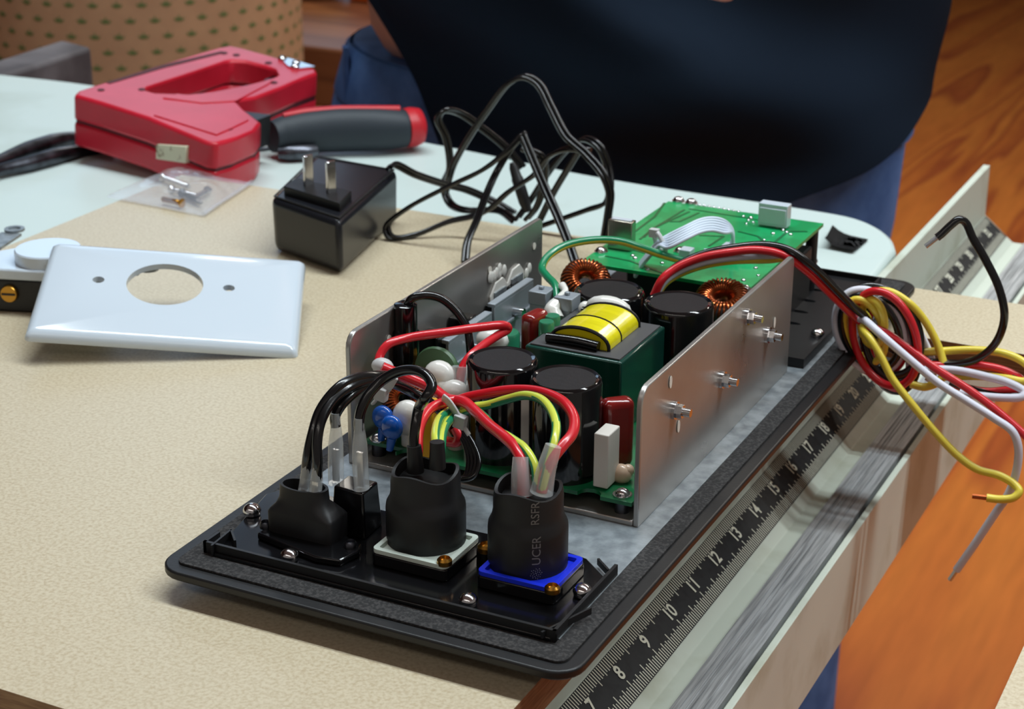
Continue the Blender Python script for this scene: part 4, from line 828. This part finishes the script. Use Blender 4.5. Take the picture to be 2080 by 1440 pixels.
# ================================================================== cardboard drum
dc = V((-1.39, 1.72, -.83)); DR = .23; dh = 1.15
t = thing('cardboard_drum', dc, 'tall tan cardboard drum printed with rows of green leaf marks behind the table', 'drum')
card = mat('tan_cardboard', (180, 144, 110), .8, col2=(172, 136, 104), scale=30)
bm = NB(); lathe(bm, dc, (0, 0, 1), [(DR, 0), (DR, dh), (DR-.008, dh), (DR-.008, dh-.05)], 64); finish('drum_wall', bm, card, t)
bm = NB(); gm = mat('green_print', (92, 112, 62), .8)
for r_ in range(52):
    z = -.80+.0205*r_
    for k in range(46):
        a = 2*PI*(k+.5*(r_ % 2))/46
        c = dc+V((DR*1.0015*math.cos(a), DR*1.0015*math.sin(a), z+.83)); tx_ = V((-math.sin(a), math.cos(a), 0))
        for s, ang_ in ((1, .5), (1, 1.57), (1, 2.6)):
            d = tx_*math.cos(ang_)+V((0, 0, 1))*math.sin(ang_); n_ = d.cross(V((math.cos(a), math.sin(a), 0)))
            bm.faces.new([bm.verts.new(q) for q in (c-d*.001, c+d*.004+n_*.0022, c+d*.0088, c+d*.004-n_*.0022)])
finish('printed_marks', bm, gm, t, smooth=0, recalc=False)

# ================================================================== far bench with things on it
t = thing('workbench', (-1.3, 2.4, -.83), 'brown wooden workbench in the dark behind the drum', 'bench')
bm = NB(); box(bm, -2.6, -.75, 2.15, 3.0, -.36, -.26); finish('bench_top', bm, benchw, t, bevel=.006)
for x, y in ((-2.5, 2.25), (-.85, 2.25), (-2.5, 2.9), (-.85, 2.9)):
    bm = NB(); box(bm, x-.04, x+.04, y-.04, y+.04, -.83, -.36); finish('leg', bm, benchw, t)
p = PZ(625, 8, -.2585); bm = NB(); ball(bm, p+V((-.04, .08, .0625)), .09, (.95, .7, .7)); tag(finish('yellow_bag', bm, boxy), 'crumpled yellow bag on the wooden bench behind the drum', 'bag')
p = PZ(715, 6, -.2585); bm = NB(); box(bm, p.x-.02, p.x+.16, p.y+.02, p.y+.14, -.2598, -.13); tag(finish('orange_box', bm, boxo, bevel=.004), 'orange box on the wooden bench beside the yellow bag', 'box')

# ================================================================== person
cx, cyp = -.326, .955
tpn = thing('person', (cx, cyp, -.83), 'person in a black t-shirt and blue jeans standing behind the cream table', 'person')
def loft(bm, rings, n=48, cap=(True, True)):
    R = [[bm.verts.new(p) for p in r] for r in rings]
    for a, b in zip(R, R[1:]):
        for i in range(n): bm.faces.new((a[i], a[(i+1) % n], b[(i+1) % n], b[i]))
    if cap[0]: bm.faces.new(R[0][::-1])
    if cap[1]: bm.faces.new(R[-1])
# body: one skinned surface
import itertools
bmv = []; edges = []; rad = []
def node(p, r, par=None, ry=None):
    bmv.append(V(p)); rad.append((r, ry or r)); i = len(bmv)-1
    if par is not None: edges.append((par, i))
    return i
pel = node((cx, cyp, .02), .2, None, .145); bel = node((cx, cyp-.01, .13), .215, pel, .15); che = node((cx, cyp, .34), .16, bel); uch = node((cx, cyp, .47), .13, che)
fl = node((cx-.160, cyp-.02, .09), .062, bel); nk = node((cx, cyp-.01, .60), .058, uch); hd0 = node((cx, cyp-.03, .68), .075, nk); hd1 = node((cx, cyp-.03, .76), .092, hd0); node((cx, cyp-.02, .84), .07, hd1)
for s in (-1, 1):
    h = node((cx+s*.105, cyp, -.08), .10, pel); k_ = node((cx+s*.125, cyp-.02, -.40), .062, h); an = node((cx+s*.13, cyp+.01, -.74), .042, k_); node((cx+s*.14, cyp-.12, -.795), .032, an)
    sh = node((cx+s*.19, cyp, .48), .065, uch)
    el = node((cx+s*.285, cyp-.03, .24), .045, sh)
    if s < 0:
        wr = node((cx+.02, cyp-.205, .196), .028, el)
        pm = node((cx+.075, cyp-.215, .186), .030, wr)
    else:
        wr = node((cx-.02, cyp-.20, .262), .028, el); pm = node((cx-.075, cyp-.205, .252), .030, wr)
    fx = .1 if s < 0 else -.1
    for i, (dy, dz, ln) in enumerate(((.0, .026, .052), (-.012, .010, .060), (-.012, -.008, .056), (-.004, -.024, .044))):
        b0 = node(bmv[pm]+V((math.copysign(.045, fx), dy*.6, dz)), .0095, pm); b1 = node(bmv[b0]+V((math.copysign(ln*.55, fx), .010, -.004)), .0085, b0); node(bmv[b1]+V((math.copysign(ln*.35, fx), .022, -.008)), .0075, b1)
    b0 = node(bmv[pm]+V((math.copysign(.005, fx), -.012, .036)), .010, pm); node(bmv[b0]+V((math.copysign(.028, fx), -.004, .020)), .009, b0)
me = bpy.data.meshes.new('body'); me.from_pydata([tuple(v) for v in bmv], edges, []); me.materials.append(skin)
bo_ = bpy.data.objects.new('body', me); C.objects.link(bo_); bo_.parent = tpn; bo_.matrix_parent_inverse = Mx.Translation(-tpn.location)
sk = bo_.modifiers.new('skin', 'SKIN'); sk.use_smooth_shade = True
for i, d in enumerate(me.skin_vertices[0].data): d.radius = rad[i]; d.use_root = i == 0
ss = bo_.modifiers.new('sub', 'SUBSURF'); ss.levels = ss.render_levels = 2
# jeans
bm = NB(); n = 48
def ell(cxx, cyy, rx, ry, z, n=48, f=None): return [V((cxx+(rx+(f(2*PI*i/n, z) if f else 0))*math.cos(2*PI*i/n), cyy+(ry+(f(2*PI*i/n, z) if f else 0))*math.sin(2*PI*i/n), z)) for i in range(n)]
loft(bm, [ell(cx-.014, cyp, .222, .142, -.19), ell(cx-.018, cyp, .234, .158, -.13), ell(cx-.016, cyp, .242, .163, -.05), ell(cx-.006, cyp, .236, .156, .02), ell(cx-.002, cyp, .222, .15, .062), ell(cx-.002, cyp, .215, .145, .062)], 48)
for s in (-1, 1): loft(bm, [ell(cx+s*.135, cyp, .085, .085, -.80), ell(cx+s*.13, cyp-.01, .082, .086, -.60), ell(cx+s*.125, cyp-.015, .090, .098, -.40), ell(cx+s*.118, cyp-.005, .112, .125, -.22), ell(cx+s*.112, cyp, .116, .14, -.12)], 48)
jn = finish('jeans', bm, denim, tpn, smooth=60)
bm = NB(); loft(bm, [ell(cx-.004, cyp, .2385, .159, .018), ell(cx-.004, cyp, .2390, .1595, .022), ell(cx-.003, cyp, .228, .1560, .058), ell(cx-.003, cyp, .224, .153, .061)], 48, (False, False))
for a in (PI*1.2, PI*1.4, PI*1.65):
    p = V((cx-.004+.230*math.cos(a), cyp+.156*math.sin(a), .038)); o_ = V((math.cos(a), math.sin(a), 0)); obox(bm, p+o_*.003, V((-o_.y, o_.x, 0))*.006, o_*.002, V((0, 0, .026)))
finish('waistband', bm, denim, jn, smooth=50)
bm = NB(); pk = []
for a, z in ((PI*1.02, .010), (PI*1.06, -.018), (PI*1.12, -.036), (PI*1.20, -.042), (PI*1.28, -.03)): pk.append(V((cx-.010+.241*math.cos(a), cyp+.163*math.sin(a), z)))
tube(bm, pk, .004, 8, 5); finish('pocket_hem', bm, denim, jn)
for s in (-1, 1):
    bm = NB(); ball(bm, (cx+s*.14, cyp-.06, -.79), .05, (1, 2.5, .78)); finish('shoe', bm, blk, tpn)
# t-shirt
def hem(a):
    d = (a-PI) % (2*PI)                    # 0 at the person's side seen on the left, growing towards the front
    pts_ = ((0, .13), (.98, .13), (1.03, .088), (1.10, .068), (1.19, .052), (1.28, .032), (1.37, .010), (1.52, -.03), (1.75, -.06), (2.1, -.03), (2.4, -.007), (2.7, .015), (3.0, .046), (3.3, .06), (4.5, .07), (5.6, .10), (6.0, .13), (6.3, .13))
    for (a0, h0), (a1, h1) in zip(pts_, pts_[1:]):
        if d <= a1: return h0+(h1-h0)*(d-a0)/(a1-a0)
    return .13
bm = NB(); rows = 44; R = []
for j in range(rows+1):
    t_ = (j/rows)**1.5; ring_ = []
    for i in range(72):
        a = 2*PI*i/72; d_ = (a-PI) % (2*PI); z = hem(a)*(1-t_)+.56*t_
        rx = .227+.010*math.exp(-((z-.09)/.08)**2)+.012*max(0, (.05-z)/.1); ry = .166+.012*max(0, min(1, (.10-z)/.06))+.014*math.exp(-((z-.12)/.12)**2)
        if z > .36: k = (z-.36)/.2; rx *= 1-.55*k**2; ry *= 1-.55*k**2
        fold = .006+.0115*math.sin(3.0*d_+46*z-2.2)*math.exp(-((z-.06)/.2)**2)*(.3+.7*math.sin(d_*.9)**2)+.0055*math.sin(5*d_-22*z)+.004*math.sin(70*z-2.2*d_+1)*math.exp(-((z+.01)/.06)**2)
        s_ = 1.0 if math.cos(a) > -.3 else 1.0-.02*(-.3-math.cos(a))
        ring_.append(V((cx+.004+(rx*s_+fold)*math.cos(a), cyp+(ry+fold*1.4)*math.sin(a), z)))
    R.append(ring_)
loft(bm, R, 72, (False, False))
for s in (-1, 1):
    loft(bm, [[V((cx+s*.17, cyp, .46))+V((s*d*.35, 0, -d))+(V((.94, 0, s*.34))*math.cos(2*PI*i/24)+V((0, 1, 0))*math.sin(2*PI*i/24))*(.088-.02*d) for i in range(24)] for d in (-.02, .05, .12, .2)], 24, (False, False))
o = finish('t_shirt', bm, shirt, tpn, smooth=60); s = o.modifiers.new('sub', 'SUBSURF'); s.levels = s.render_levels = 2; o.shadow_terminator_geometry_offset = .3; o.shadow_terminator_shading_offset = .2
bm = NB(); ball(bm, (cx, cyp+.005, .80), .105, (.95, 1.08, 1), 24); finish('hair', bm, hairm, tpn)
bm = NB()
for s in (-1, 1): ball(bm, (cx+s*.032, cyp-.118, .765), .011, (1.2, .6, .8))
finish('eyes', bm, wmatte, tpn)
bm = NB(); ball(bm, (cx, cyp-.13, .735), .014, (.8, 1.2, 1.3)); finish('nose', bm, skin, tpn)
